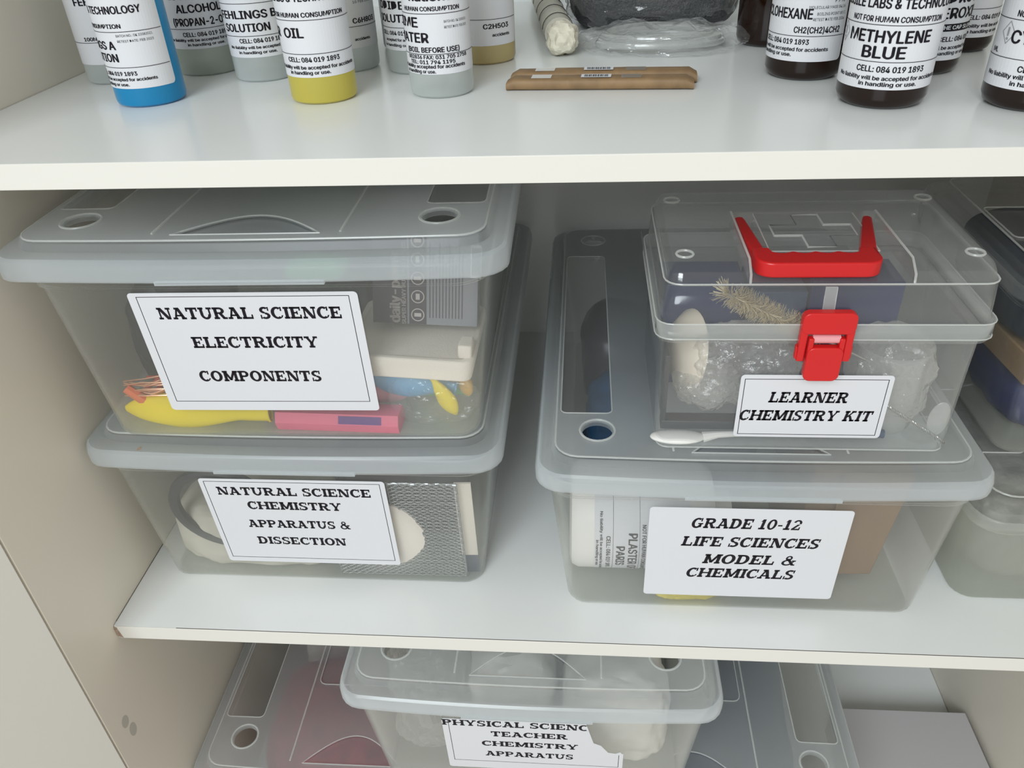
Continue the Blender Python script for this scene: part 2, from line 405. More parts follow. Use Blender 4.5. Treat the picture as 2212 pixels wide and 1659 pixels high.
SL = {
 'A': (1.08, sl(0.10, 0, 0.42, 1, 0.16) + sl(0.75, 0, 0.39, 1, 0.27) + rc(0.22, 0.25, 0.86, 0.39) + rc(0.0, 0, 0.38, T_) + rc(0.68, 0, 1.08, T_) + rc(0.26, 1 - T_, 0.60, 1)),
 'C': (0.94, arc(0.50, 0.5, 0.49, 0.52, 52, 308, 0.27, 0.17, 22) + rc(0.76, 0.66, 0.88, 1.0) + sl(0.72, 0.10, 0.82, 0.30, 0.12)),
 'D': (1.02, stem(0.09) + rc(0.2, 0, 0.5, T_) + rc(0.2, 1 - T_, 0.5, 1) + arc(0.48, 0.5, 0.50, 0.5, -90, 90, 0.27, T_, 16)),
 'E': (0.92, stem(0.09) + rc(0.2, 0, 0.88, T_) + rc(0.2, 1 - T_, 0.86, 1) + rc(0.2, 0.44, 0.60, 0.565) + rc(0.76, 0, 0.88, 0.34) + rc(0.74, 0.68, 0.86, 1) + rc(0.52, 0.35, 0.62, 0.655)),
 'F': (0.88, stem(0.09) + rc(0.2, 1 - T_, 0.86, 1) + rc(0.2, 0.44, 0.60, 0.565) + rc(0.74, 0.66, 0.86, 1) + rc(0.52, 0.35, 0.62, 0.655)),
 'G': (1.06, arc(0.50, 0.5, 0.49, 0.52, 52, 330, 0.27, 0.17, 22) + rc(0.76, 0.66, 0.88, 1.0) + rc(0.72, 0.08, 0.92, 0.48) + rc(0.58, 0.38, 1.02, 0.50)),
 'H': (1.12, stem(0.09) + stem(0.80) + rc(0.2, 0.43, 0.9, 0.565)),
 'I': (0.44, stem(0.11)),
 'K': (1.08, stem(0.09) + sl(0.24, 0.40, 0.72, 1, 0.18) + sl(0.74, 0, 0.40, 0.55, 0.24) + rc(0.60, 1 - T_, 1.0, 1) + rc(0.64, 0, 1.06, T_)),
 'L': (0.88, stem(0.09) + rc(0.2, 0, 0.86, T_) + rc(0.74, 0, 0.86, 0.38)),
 'M': (1.30, stem(0.09, 0.09) + stem(0.98, 0.09) + sl(0.10, 1, 0.54, 0.10, 0.22) + sl(0.94, 1, 0.50, 0.10, 0.22)),
 'N': (1.08, rc(0.11, 0, 0.24, 1) + rc(0.0, 0, 0.36, T_) + rc(0.0, 1 - T_, 0.30, 1) + rc(0.84, 0, 0.97, 1) + rc(0.70, 1 - T_, 1.08, 1) + sl(0.67, 0, 0.05, 1, 0.31)),
 'O': (1.04, arc(0.52, 0.5, 0.51, 0.52, 0, 360, 0.27, 0.165, 30)),
 'P': (0.94, stem(0.09) + rc(0.2, 1 - T_, 0.56, 1) + rc(0.2, 0.40, 0.56, 0.40 + T_) + arc(0.56, 0.70, 0.36, 0.30, -90, 90, 0.25, T_, 12)),
 'R': (1.06, stem(0.09) + rc(0.2, 1 - T_, 0.56, 1) + rc(0.2, 0.44, 0.56, 0.44 + T_ * 0.9) + arc(0.56, 0.72, 0.36, 0.28, -90, 90, 0.25, T_, 12) + sl(0.70, 0, 0.42, 0.48, 0.28) + rc(0.72, 0, 1.06, T_)),
 'S': (0.84, arc(0.42, 0.735, 0.38, 0.285, 40, 270, 0.24, 0.165, 16) + arc(0.42, 0.265, 0.40, 0.285, 90, -140, 0.24, 0.165, 16) + rc(0.66, 0.68, 0.77, 1.0) + rc(0.04, 0.0, 0.15, 0.34)),
 'T': (0.96, rc(0.35, 0, 0.61, 1) + rc(0.25, 0, 0.71, T_) + rc(0.03, 1 - T_, 0.93, 1) + rc(0.03, 0.66, 0.15, 1) + rc(0.81, 0.66, 0.93, 1)),
 'U': (1.08, rc(0.11, 0.4, 0.35, 1) + rc(0.0, 1 - T_, 0.42, 1) + rc(0.80, 0.4, 0.94, 1) + rc(0.66, 1 - T_, 1.08, 1) + arc(0.525, 0.42, 0.415, 0.44, 180, 360, 0.23, 0.18, 16)),
 'Y': (1.06, rc(0.40, 0, 0.66, 0.46) + rc(0.30, 0, 0.76, T_) + sl(0.43, 0.40, 0.07, 1, 0.23) + sl(0.49, 0.40, 0.82, 1, 0.15) + rc(0.0, 1 - T_, 0.40, 1) + rc(0.70, 1 - T_, 1.06, 1)),
 '&': (1.06, arc(0.42, 0.77, 0.25, 0.25, 0, 360, 0.14, 0.11, 20) + arc(0.42, 0.29, 0.41, 0.31, 60, 330, 0.19, 0.13, 20) + sl(0.80, 0, 0.24, 0.72, 0.25) + sl(0.66, 0.14, 0.86, 0.52, 0.12) + rc(0.72, 0.42, 1.02, 0.54) + rc(0.80, 0, 1.06, 0.12)),
 '0': (0.86, arc(0.43, 0.5, 0.40, 0.52, 0, 360, 0.23, 0.15, 26)),
 '1': (0.62, rc(0.19, 0, 0.45, 1) + rc(0.04, 0, 0.60, T_) + sl(0.06, 0.76, 0.22, 1, 0.10)),
 '2': (0.82, arc(0.41, 0.70, 0.36, 0.31, -20, 170, 0.20, 0.135, 14) + sl(0.06, 0.12, 0.46, 0.56, 0.24) + rc(0.06, 0, 0.78, 0.14) + rc(0.67, 0, 0.78, 0.30)),
 '-': (0.5, rc(0.06, 0.34, 0.44, 0.47)),
 ' ': (0.42, []),
}
def slab(txt, italic=0.0):
    vs, fs, x = [], [], 0.0
    for ch in txt:
        w, polys = SL[ch]
        for pl in polys:
            b = len(vs)
            vs += [(x + px + italic * py, py) for px, py in pl]
            fs.append(tuple(range(b, b + len(pl))))
        x += w + 0.06
    return vs, fs, x - 0.06

def flat_map(o, U, V):
    o, U, V = Vector(o), Vector(U).normalized(), Vector(V).normalized()
    N = U.cross(V).normalized()
    return lambda u, v, n: o + U * u + V * v + N * n
def cyl_map(cx, cy, rad, phi, z0=0.0):
    return lambda u, v, n: Vector((cx + (rad + n) * math.sin(phi + u / rad), cy - (rad + n) * math.cos(phi + u / rad), z0 + v))

def paper(mb, mp, w, h, r=3.0, n=0.25, cols=24, mi=0, tear=None):
    """rounded sticker, u in [-w/2, w/2], v in [0, h], with a real edge"""
    us = sorted(set([-w / 2 + w * i / cols for i in range(cols + 1)] + [-w / 2 + r * k for k in (0.1, 0.35, 0.7, 1)] + [w / 2 - r * k for k in (0.1, 0.35, 0.7, 1)]))
    lo, hi = [], []
    for u in us:
        e = max(0.0, r - (w / 2 - abs(u)))
        c = r - math.sqrt(max(0.0, r * r - e * e))
        t = h - c
        if tear: t = min(t, tear(u))
        lo.append((u, c)); hi.append((u, t))
    k = len(us)
    vs = [mp(u, v, n) for u, v in lo] + [mp(u, v, n) for u, v in hi] + [mp(u, v, 0) for u, v in lo] + [mp(u, v, 0) for u, v in hi]
    fs = []
    for i in range(k - 1):
        fs += [(i, i + 1, k + i + 1, k + i), (2 * k + i, 2 * k + i + 1, i + 1, i), (k + i, k + i + 1, 3 * k + i + 1, 3 * k + i)]
    fs += [(0, k, 3 * k, 2 * k), (k - 1, 2 * k - 1 + 0, 4 * k - 1, 3 * k - 1)]
    mb.add(vs, fs, mi)
def rule(mb, mp, u0, u1, v0, v1, mi=1, n=0.4, seg=16):
    us = [u0 + (u1 - u0) * i / seg for i in range(seg + 1)]
    vs = [mp(u, v0, n) for u in us] + [mp(u, v1, n) for u in us]
    mb.add(vs, [(i, i + 1, seg + 2 + i, seg + 1 + i) for i in range(seg)], mi)
def write(mb, mp, glyphs, uc, v, width, cap, mi=1, n=0.4, align='c', keep=None):
    vs, fs, w = glyphs
    k = width / w
    off = {'c': -width / 2, 'l': 0, 'r': -width}[align]
    out = [(uc + off + x * k, v + y * cap) for x, y in vs]
    if keep: fs = [f for f in fs if all(keep(*out[i]) for i in f)]
    mb.add([mp(a, b, n) for a, b in out], fs, mi)
def frame(mb, mp, u0, u1, v0, v1, t=0.5, mi=1):
    rule(mb, mp, u0, u1, v0, v0 + t, mi); rule(mb, mp, u0, u1, v1 - t, v1, mi)
    rule(mb, mp, u0, u0 + t, v0, v1, mi, seg=1); rule(mb, mp, u1 - t, u1, v0, v1, mi, seg=1)

# ------------------------------------------------------------------ the cupboard
XR, YB = 924.0, 543.0                # inner right side, back
Z1, Z2 = -431.2, -848.0              # tops of the middle and the bottom shelf
cup = thing('cupboard', 'white melamine cupboard with open shelves full of bottles and plastic boxes', 'cupboard', (0, 0, Z2))
def cpart(name, mb, mat, parent=None, **k): return mb.build(name, mat, parent or cup, origin=(0, 0, Z2), **k)
for x0, x1 in ((-18, 0), (XR, XR + 18)):
    mb = MB(); mb.box(x0, x1, -49, YB + 16, Z2 - 60, 470)
    sp = bevel(cpart('side_panel', mb, M['panel']), 0.6)
    if x0 < 0:
        mb = MB()
        for cy, cz, a, b in ((-28, -523, 5, 7), (-24, -541, 5, 8)):
            mb.loops([[(0.12, cy + a * math.cos(t), cz + b * math.sin(t)) for t in [2 * math.pi * j / 20 for j in range(20)]]], 0, False, True)
        cpart('smudge', mb, M['smudge'], sp, angle=0)
mb = MB(); mb.box(0, XR, YB, YB + 6, Z2 - 60, 470); cpart('back_panel', mb, M['melamine'])
for zt, yf in ((0, 0), (Z1, 8.2), (Z2, 8.2)):
    mb = MB(); mb.box(0.6, XR - 0.6, yf + 0.8, YB, zt - 16, zt)
    sh = cpart('shelf', mb, M['melamine'])
    mb = MB(); mb.box(0.6 if zt == 0 else 3, XR - 0.6, yf, yf + 0.8, zt - 16, zt - 0.05)
    bevel(cpart('edge_strip', mb, M['edging'], sh), 0.3)
    if zt == Z1:
        mb = MB(); mb.box(60, XR - 0.6, yf + 0.3, yf + 1.0, zt - 0.1, zt + 0.05)
        mb.box(0.0, 0.7, yf + 6, YB, zt - 0.4, zt + 0.12)
        cpart('seam', mb, M['seam'], sh)
        mb = MB(); mb.add([(0.4, yf - 0.2, zt - 1.5), (3.2, yf - 0.2, zt - 3), (5.5, yf - 0.2, zt - 15.5), (0.4, yf - 0.2, zt - 13), (0.4, yf + 1.2, zt - 1.5), (3.2, yf + 1.2, zt - 3), (5.5, yf + 1.2, zt - 15.5), (0.4, yf + 1.2, zt - 13)],
                          [(0, 1, 2, 3), (7, 6, 5, 4), (0, 4, 5, 1), (1, 5, 6, 2), (2, 6, 7, 3), (3, 7, 4, 0)])
        cpart('chipped_corner', mb, M['chip'], sh, angle=0)
mb = MB(); mb.box(0.6, XR - 0.6, 8.2, YB, 424, 440); cpart('shelf', mb, M['melamine'])
# the door leaf, hinged on the left side panel and swung wide open
hx, hy, an = -17.0, -51.0, R(24)
ux, uy = -math.sin(an), -math.cos(an)
nx_, ny_ = math.cos(an), -math.sin(an)
mb = MB()
q = [(hx + 17 * nx_, hy + 0 * ny_)]
a0 = Vector((hx + 17, hy, 0)); U = Vector((ux, uy, 0)); Nn = Vector((nx_, ny_, 0))
ring = [a0, a0 + U * 440, a0 + U * 440 - Nn * 16, a0 - Nn * 16]
mb.loops([[(p.x, p.y, Z2 - 60) for p in ring], [(p.x, p.y, 470) for p in ring]], 0, True, True)
bevel(cpart('door', mb, M['door']), 0.6)

# ------------------------------------------------------------------ storage boxes
BH = 179.0                           # height of a closed storage box
def text_label(kind, w, h, rows, italic=0.0, border=None, tear=None, keep=None):
    def go(mp):
        mb = MB()
        paper(mb, mp, w, h, 3.0, 0.3, tear=tear)
        for txt, v, cap, width, off in rows:
            write(mb, mp, slab(txt, italic), off, h - v - cap / 2, width, cap, keep=keep)
        if border: frame(mb, mp, *border)
        if tear:
            rule(mb, mp, -w / 2 + 6, w / 2 - 4, 14, 14.5); rule(mb, mp, -w / 2 + 6, -w / 2 + 6.5, 14, h - 1, seg=1); rule(mb, mp, w / 2 - 4.5, w / 2 - 4, 14, 38, seg=1)
        return mb
    return go

def storage_box(name, label, loc, rz=0.0, lab=None, lab_at=(0, 80), group='frosted storage boxes', clear_lid=False,
                w0=306., d0=440., w1=340., d1=462., wl=357., dl=478., h=BH, bow=6., small=False, body_mat=None):
    t = thing(name, label, 'storage box', loc, rz, group)
    cy = dl / 2
    hr = h - 24                       # underside of the lid skirt
    def L(w, d, r, z, b=0.0): return rrect(w, d, r, z, bow=b, cy=cy)
    mb = MB()
    sl_w = (w1 - w0) / hr; sl_d = (d1 - d0) / hr
    def at(z, out=0.0): return L(w0 + sl_w * z + out, d0 + sl_d * z + out, 18 + 8 * z / hr, z)
    bz = [L(w0 - 7, d0 - 7, 14, 0), L(w0 - 2, d0 - 2, 17, 1.2), at(3.5)]
    mb.add(bz[0], [tuple(reversed(range(len(bz[0]))))], 1)
    mb.loops(bz + [at(hr * k) for k in (0.3, 0.6, 0.92)] + [at(hr * 0.925, 4), at(hr, 5), at(hr + 6, 5)], 0)
    body = mb.build('box_body', [body_mat or M['frost'], M['base']], t, weld=0.02)
    solid(body, 1.5, -1)
    # lid
    mb = MB()
    rings = [L(wl, dl, 22, hr, bow), L(wl, dl, 22, hr + 9, bow), L(wl - 3, dl - 3, 21, hr + 14, bow), L(wl - 7, dl - 7, 20, hr + 16, bow)]
    mb.loops(rings, 2)
    mb.loops([L(wl - 3, dl - 3, 21, hr, bow), L(wl - 3, dl - 3, 21, hr + 9, bow), L(wl - 6, dl - 6, 20, hr + 13, bow), L(wl - 9, dl - 9, 19, hr + 14.6, bow)], 2)
    rings = [rings[-1], L(wl - 26, dl - 26, 20, hr + 17, bow * 0.8), L(wl - 30, dl - 30, 19, h - 1.2, bow * 0.7)]
    mb.loops(rings, 0)
    mb.loops([L(wl - 9, dl - 9, 19, hr + 14.6, bow), L(wl - 28, dl - 28, 19, hr + 15.6, bow * 0.8), L(wl - 32, dl - 32, 18, h - 2.4, bow * 0.7)], 0)
    plat = L(wl - 34, dl - 34, 18, h, bow * 0.6)
    mb.loops([rings[-1], plat], 0)
    y0 = 0.0
    holes, pans, circ = [], [], []
    hw = wl / 2
    for sx in (-1, 1):
        for yy in () if small else (50, dl - 50):
            circ.append([(sx * (hw - 51) + 13 * math.cos(q), yy + 13 * math.sin(q), h) for q in [2 * math.pi * j / 24 for j in range(24)]])
        xa, xb = sx * (hw - 20), sx * (hw - 64)
        pans.append(rrect(abs(xb - xa), dl - 170, 5, h, 3, 4, 0, (xa + xb) / 2, (74 + dl - 96) / 2))
    if not small:
        pans.append(rrect(124, dl - 150, 8, h, 3, 4, 0, 0, dl / 2 + 45))
        pans.append([(-54 + 108 * k / 20, 22 + 34 * math.sin(math.pi * k / 20), h) for k in range(20, -1, -1)])
    vs, fs = fill_holes(plat, circ + pans)
    mb.add(vs, fs, 0)
    mb.add([(x, y, z - 1.4) for x, y, z in vs], fs, 0)
    for c in circ:
        mb.loops([c, [(x, y, h - 5) for x, y, z in c]], 0)
    for i, c in enumerate(pans):
        k = 2.2
        mi = 1 if i < 2 else 3 if i == 3 else 0
        mb.loops([c, [(x, y, h - k) for x, y, z in c]], mi)
        for dz in (0, 1.2): mb.add([(x, y, h - k - dz) for x, y, z in c], [tuple(range(len(c)))], mi)
    bm = mb.build('lid', [M['clearbox'] if clear_lid else M['lid'], M['pane'], M['kit'] if clear_lid else M['rim'], M['arch']], t, angle=21, weld=0.02)
    rb = MB()
    for c in circ:
        cxm = sum(p[0] for p in c) / 24; cym = sum(p[1] for p in c) / 24
        rb.tube([(cxm + (p[0] - cxm) * 1.12, cym + (p[1] - cym) * 1.12, h + 0.2) for p in c], 0.9, 6, 0, True)
    for c in pans: rb.tube([(x, y, h + 0.1) for x, y, z in c], 0.6, 6, 0, True)
    if not small:
        for sx in (-1, 1):
            for o_ in (68,):
                rb.tube([(sx * o_, 24, h + 0.1), (sx * o_, dl - 24, h + 0.1)], 0.9, 6)
    rb.tube(L(wl - 33, dl - 33, 18, h - 0.4, bow * 0.6), 0.8, 6, 0, True)
    rb.build('moulded_rib', M['ridge'], bm)
    # pressed tab in the middle of the skirt
    mb = MB()
    mb.add([(-60, -bow * 0.9 - 0.8, hr - 1.5), (60, -bow * 0.9 - 0.8, hr - 1.5), (60, -bow * 0.9 - 0.8, hr + 1), (-60, -bow * 0.9 - 0.8, hr + 1),
            (-60, -bow * 0.9 + 2, hr - 1.5), (60, -bow * 0.9 + 2, hr - 1.5), (60, -bow * 0.9 + 2, hr + 1), (-60, -bow * 0.9 + 2, hr + 1)],
           [(0, 1, 2, 3), (0, 4, 5, 1), (3, 2, 6, 7), (0, 3, 7, 4), (1, 5, 6, 2)])
    if not small: mb.build('lid_tab', M['rim'], bm, angle=0)
    if lab:
        k = (d1 - d0) / 2 / hr
        fy = cy - d0 / 2
        zc = lab_at[1]
        gen, hh = lab
        mp = flat_map((lab_at[0], fy - k * (zc - hh / 2) - 0.15, zc - hh / 2), (1, 0, 0), (0, -k, 1))
        gen(mp).build('label', [M['paper'], M['ink']], t, angle=0, recalc=False)
    return t

HR = 168.5
lab_ll = (text_label('', 164.5, 109, [('NATURAL SCIENCE', 14.6, 9.8, 137, 0), ('CHEMISTRY', 32.2, 9.8, 85, -3), ('APPARATUS &', 56, 9.8, 94, -4), ('DISSECTION', 78.5, 9.8, 83, -6)], 0, (-78, 78, 6, 106)), 109)
lab_ul = (text_label('', 170.5, 110, [('NATURAL SCIENCE', 17.5, 10.2, 138, 2), ('ELECTRICITY', 43.5, 10.2, 97, 0), ('COMPONENTS', 75.5, 10.2, 97, -4)], 0, (-79, 79, 9, 107)), 110)
lab_lr = (text_label('', 162, 107, [('GRADE 10-12', 17, 11.5, 88, -3), ('LIFE SCIENCES', 38.5, 11.5, 112, 3), ('MODEL &', 59.5, 11.5, 77, 5), ('CHEMICALS', 77, 11.5, 91, -1)], 0.22), 107)
def torn(u):
    if u < 52: return 999
    return 62 - (u - 52) * 0.6 + 3 * math.sin(u * 1.3) if u < 66 else 42 + 2 * math.sin(u)
lab_c = (text_label('', 174, 92, [('PHYSICAL SCIENCE', 6, 10, 150, -12), ('TEACHER', 24, 9.2, 74, -4), ('CHEMISTRY', 42.5, 9.2, 94, -4), ('APPARATUS', 62, 9.2, 87, -5)], 0, None, torn,
                    lambda u, v: v < torn(u)), 92)

LLZ = Z1; ULZ = Z1 + BH + 0.9
box_ll = storage_box('storage_box', 'frosted storage box labelled CHEMISTRY APPARATUS & DISSECTION, under the electricity box', (181.2, 51, LLZ + .1), 0, lab_ll, (-4.2, 80), wl=360., dl=480.)
mb = MB(); mb.blob((-124, 4, BH - 24 + 16.2), (1.8, 2.6, 0.5), 0.4, 0.5, 3, 2)
mb.build('brown_stain', M['chip'], next(c for c in box_ll.children if c.name.startswith('lid')))
storage_box('storage_box', 'frosted storage box labelled NATURAL SCIENCE ELECTRICITY COMPONENTS, topmost of the left stack', (190, 41, ULZ), R(0.8), lab_ul, (-9, 84), wl=370., dl=484.)
storage_box('storage_box', 'frosted storage box labelled GRADE 10-12 LIFE SCIENCES, under the clear chemistry kit case', (567.5, 42, Z1 + .1), 0, lab_lr, (-4.5, 71.5), wl=359., dl=486., h=HR, d0=468., d1=476.)
BLZ = Z2 + .1
storage_box('storage_box', 'frosted storage box with maroon contents on bottom shelf beside the left cupboard wall', (181, 2, BLZ), R(0.4))
storage_box('storage_box', 'frosted storage box with dark blue contents on bottom shelf beside white carton', (545, 2, BLZ), R(-0.6))
CZ = Z2 + BH + 1.0
storage_box('storage_box', 'frosted storage box with torn label PHYSICAL SCIENCE TEACHER, laid across two lower boxes', (378, -9, CZ), 0, lab_c, (4, 83))
storage_box('storage_box', 'small clear storage box holding bubble wrap, low in the stack at shelf right end', (833, 62, Z1 + .1), 0, None, w0=148., d0=250., w1=154., d1=258., wl=166., dl=268., h=116., bow=0., small=True, clear_lid=True, body_mat=M['base'], group='clear boxes at the shelf end')
storage_box('storage_box', 'clear storage box of blue and brown things on top of the bubble wrap box', (840, 122, Z1 + 117.0), 0, None, w0=104., d0=214., w1=142., d1=224., wl=162., dl=236., h=176., bow=0., small=True, clear_lid=True, body_mat=M['clearbox'], group='clear boxes at the shelf end')

# ------------------------------------------------------------------ the clear kit case with the red handle
KX, KY, KZ = 597.0, 143.0, Z1 + HR + 1.0
kit = thing('kit_case', 'clear hinged kit case with red handle and latch, labelled LEARNER CHEMISTRY KIT', 'kit case', (KX, KY, KZ))
def K(w, d, r, z, b=0): return rrect(w, d, r, z, 4, 6, b)
zr = 105.0
mb = MB()
kb = K(218, 144, 8, 0)
mb.add(kb, [tuple(reversed(range(len(kb))))], 1)
mb.loops([kb, K(222, 148, 9, 1.0), K(224, 150, 10, 4), K(225, 151, 10, zr - 4), K(233, 159, 12, zr - 3.5), K(233, 159, 12, zr)], 0)
kbody = solid(mb.build('case_body', [M['kit'], M['kitflange']], kit, weld=0.02), 1.5, -1)
mb = MB(); mb.tube(K(222, 148, 9, 0.9), 0.6, 6, 0, True); mb.build('base_edge', M['ridge'], kbody)
mb = MB()
mb.loops([K(236, 162, 12, zr + 0.5), K(236, 162, 12, zr + 13)], 1)
mb.loops([K(236, 162, 12, zr + 13), K(230, 156, 11, zr + 14), K(227, 152, 12, zr + 42)], 0)
zs = zr + 42.0                                  # shoulder
# top: height field on a grid whose lines fall on the moulded edges
def edges(lo, hi, cuts, step):
    base = set([lo, hi])
    for c in cuts: base |= {c - 0.6, c + 0.6}
    s_ = sorted(base); out = []
    for a, b in zip(s_, s_[1:]):
        k = max(1, int((b - a) / step))
        out += [a + (b - a) * i / k for i in range(k)]
    return out + [hi]
hx_, hy_ = 113.5, 76.0
gx = edges(-hx_, hx_, [-55, -38, 38, 55, -hx_ + 2, hx_ - 2, -hx_ + 6, hx_ - 6, -hx_ + 12, hx_ - 12], 8)
gy = edges(-hy_, hy_, [-hy_ + 2, -hy_ + 5, -hy_ + 9, -hy_ + 14, -46, 24, hy_ - 2, hy_ - 6, hy_ - 12], 8)
def top_h(x, y):
    e = min(hx_ - abs(x), hy_ - y); f = y + hy_
    a = 0.0
    def rise(d, w): return math.sqrt(max(0, 1 - (1 - min(1, max(0, d - 2) / w)) ** 2)) if d > 2 else 0
    a = min(rise(e, 7), rise(f, 16)) * 13
    if abs(x) < 55 and y < 24 and not (abs(x) < 38 and y > -46): a = min(a, 1.0)
    if abs(x) < 38 and y > -46 and y < 24: a = min(a, 11.5)
    return zs + a
def corner(x, y):
    r = 12.0
    ax, ay = abs(x) - (hx_ - r), abs(y) - (hy_ - r)
    if ax > 0 and ay > 0:
        l = math.hypot(ax, ay); mxx = max(ax, ay)
        k = mxx / l if l > 0 else 1
        x = math.copysign(hx_ - r + ax * k, x); y = math.copysign(hy_ - r + ay * k, y)
    return x, y
vs = []
for y in gy:
    for x in gx:
        X, Y = corner(x, y); vs.append((X, Y, top_h(x, y)))
nx = len(gx)
mb.add(vs, [(j * nx + i, j * nx + i + 1, (j + 1) * nx + i + 1, (j + 1) * nx + i) for j in range(len(gy) - 1) for i in range(nx - 1)], 0)
klid = mb.build('case_lid', [M['kit'], M['kitflange']], kit, angle=30, weld=0.3)
solid(klid, 1.3, -1)
rb = MB()
zt = zs + 13
for sx in (-1, 1):
    for sy in (-54, 50):
        rb.tube([(sx * 99 + 6 * math.cos(q), sy + 6 * math.sin(q), zt + 0.3) for q in [2 * math.pi * j / 20 for j in range(20)]], 0.9, 6, 0, True)
a, b = 30, 10
plus = [(-b, -a), (b, -a), (b, -b), (a, -b), (a, b), (b, b), (b, a), (-b, a), (-b, b), (-a, b), (-a, -b), (-b, -b)]
rb.tube([(x, y * 1.0 - 10, zs + 11.7) for x, y in plus], 1.0, 6, 0, True)
rb.tube([(-38, 24, zs + 11), (-38, -46, zs + 11), (38, -46, zs + 11), (38, 24, zs + 11)], 0.6, 6)
rb.tube([(-55, 24, zt), (-55, -62, zt), (-55, -73, zs + 6), (-55, -74.5, zs)], 0.9, 6)
rb.tube([(55, 24, zt), (55, -62, zt), (55, -73, zs + 6), (55, -74.5, zs)], 0.9, 6)
rb.tube(K(227.5, 153, 12, zs + 0.2), 0.6, 6, 0, True)
rb.tube(K(236.5, 162.5, 12, zr + 0.6), 0.5, 6, 0, True)
rb.tube(K(236.5, 162.5, 12, zr + 13), 0.5, 6, 0, True)
rb.build('moulded_rib', M['ridge'], klid)
mb = MB(); mb.add([(-4, -79.5, zr + 22), (4, -79.5, zr + 22), (4, -77.2, zr + 40), (-4, -77.2, zr + 40), (-4, -77.5, zr + 22), (4, -77.5, zr + 22), (4, -75.5, zr + 40), (-4, -75.5, zr + 40)],
                  [(0, 1, 2, 3), (0, 4, 5, 1), (3, 2, 6, 7), (0, 3, 7, 4), (1, 5, 6, 2)])
mb.build('latch_strip', M['ridge'], klid, angle=0)
# handle: U lying in its moulded channel, finger grips on the inner edge
hb = MB()
xs = [-50 + 100 * i / 60 for i in range(61)]
inn, outr = [], []
for x in xs:
    rr_ = 14
    f_ = 0.0
    e = 50 - abs(x)
    if e < rr_: f_ = rr_ - math.sqrt(max(0, rr_ ** 2 - (rr_ - e) ** 2))
    xm = -51 + (x + 50) * 0.86
    outr.append((xm, -72 + f_ * 0.8))
    w = 3.0 * abs(math.sin(math.pi * (x + 36) / 18)) if abs(x) < 36 else 0
    inn.append((xm, -51 + (-w if abs(x) < 36 else 6)))
z0_, z1_ = zs + 2.6, zs + 14
n = len(xs)
def prism(mb, loop, z0, z1):
    k = len(loop)
    mb.loops([[(x, y, z0) for x, y in loop], [(x, y, z1) for x, y in loop]], 0, True, True)
strip = outr + inn[::-1]
# side arms joined into the same outline
arms = ([(-51, -52), (-54, 14), (-52, 17), (-47, 17), (-46, 12), (-41, -47), (-41, -52)], [(35, -52), (50, 14), (48, 17), (44, 17), (42, 12), (24, -47), (25, -52)])
mbq = []
vs = [(x, y, z) for z in (z0_, z1_) for x, y in outr + inn]
fs = []
for i in range(n - 1):
    fs.append((i, n + i, n + i + 1, i + 1)); o_ = 2 * n
    fs.append((o_ + i, o_ + i + 1, o_ + n + i + 1, o_ + n + i))
    fs.append((i, i + 1, o_ + i + 1, o_ + i)); fs.append((n + i, o_ + n + i, o_ + n + i + 1, n + i + 1))
fs += [(0, 2 * n, 3 * n, n), (n - 1, 2 * n - 1, 4 * n - 1, 3 * n - 1)]
hb.add(vs, fs)
for al in arms:
    prism(hb, al, z0_, z1_ - 2)
hd = hb.build('handle', M['red'], kit)
bevel(hd, 2.0, 3)
hd['label'] = 'red carrying handle with finger grips'
# latch
def rr2(w, h, r, y, zc, cx=0.0, n=5):
    pts = []
    for (sx, sz, a0) in ((1, 1, 0), (-1, 1, 90), (-1, -1, 180), (1, -1, 270)):
        for i in range(n + 1):
            q = R(a0 + 90 * i / n); pts.append((cx + sx * (w / 2 - r) + r * math.cos(q), y, zc + sz * (h / 2 - r) + r * math.sin(q)))
    return pts
def slabxz(mb, loop, y0, y1):
    mb.loops([[(x, y0, z) for x, _, z in loop], [(x, y1, z) for x, _, z in loop]], 0, True, True)
lt = MB()
yf = -88.0
slabxz(lt, rr2(37, 17, 5, 0, zr + 17), yf, -81)
for sx in (-1, 1): lt.box(sx * 15.8 - 2.7, sx * 15.8 + 2.7, yf + 0.5, -81.5, zr - 14, zr + 14)
for sx in (-1, 1): lt.box(sx * 18.7 - 1.0, sx * 18.7 + 1.0, yf + 2, -81.5, zr - 13, zr - 2)
la = bevel(lt.build('latch', M['red'], kit), 1.0, 3)
fl = MB()
slabxz(fl, rr2(25, 28, 5, 0, zr - 15), yf - 2.5, -84)
for sx in (-1, 1): fl.box(sx * 10.6 - 1.9, sx * 10.6 + 1.9, yf - 1.5, -84, zr - 6, zr + 6)
bevel(fl.build('latch_flap', M['red'], la), 1.0, 3)
hp = MB(); hp.tube([(-9.5, -85.0, zr + 4), (9.5, -85.0, zr + 4)], 3.4, 14); hp.build('hinge_pin', M['pinkclear'], la)
lmb = MB()
mp = flat_map((3.0, -75.8, 14), (1, 0, 0), (0, 0, 1))
paper(lmb, mp, 111, 58, 3, 0.3)
write(lmb, mp, slab('LEARNER', 0.2), -4, 58 - 20 - 5, 58, 9.8)
write(lmb, mp, slab('CHEMISTRY KIT', 0.2), -4, 58 - 37 - 5, 99, 9.8)
frame(lmb, mp, -52.5, 52, 2.5, 54.5, 0.5)
lmb.build('label', [M['paper'], M['ink']], kit, angle=0, recalc=False)

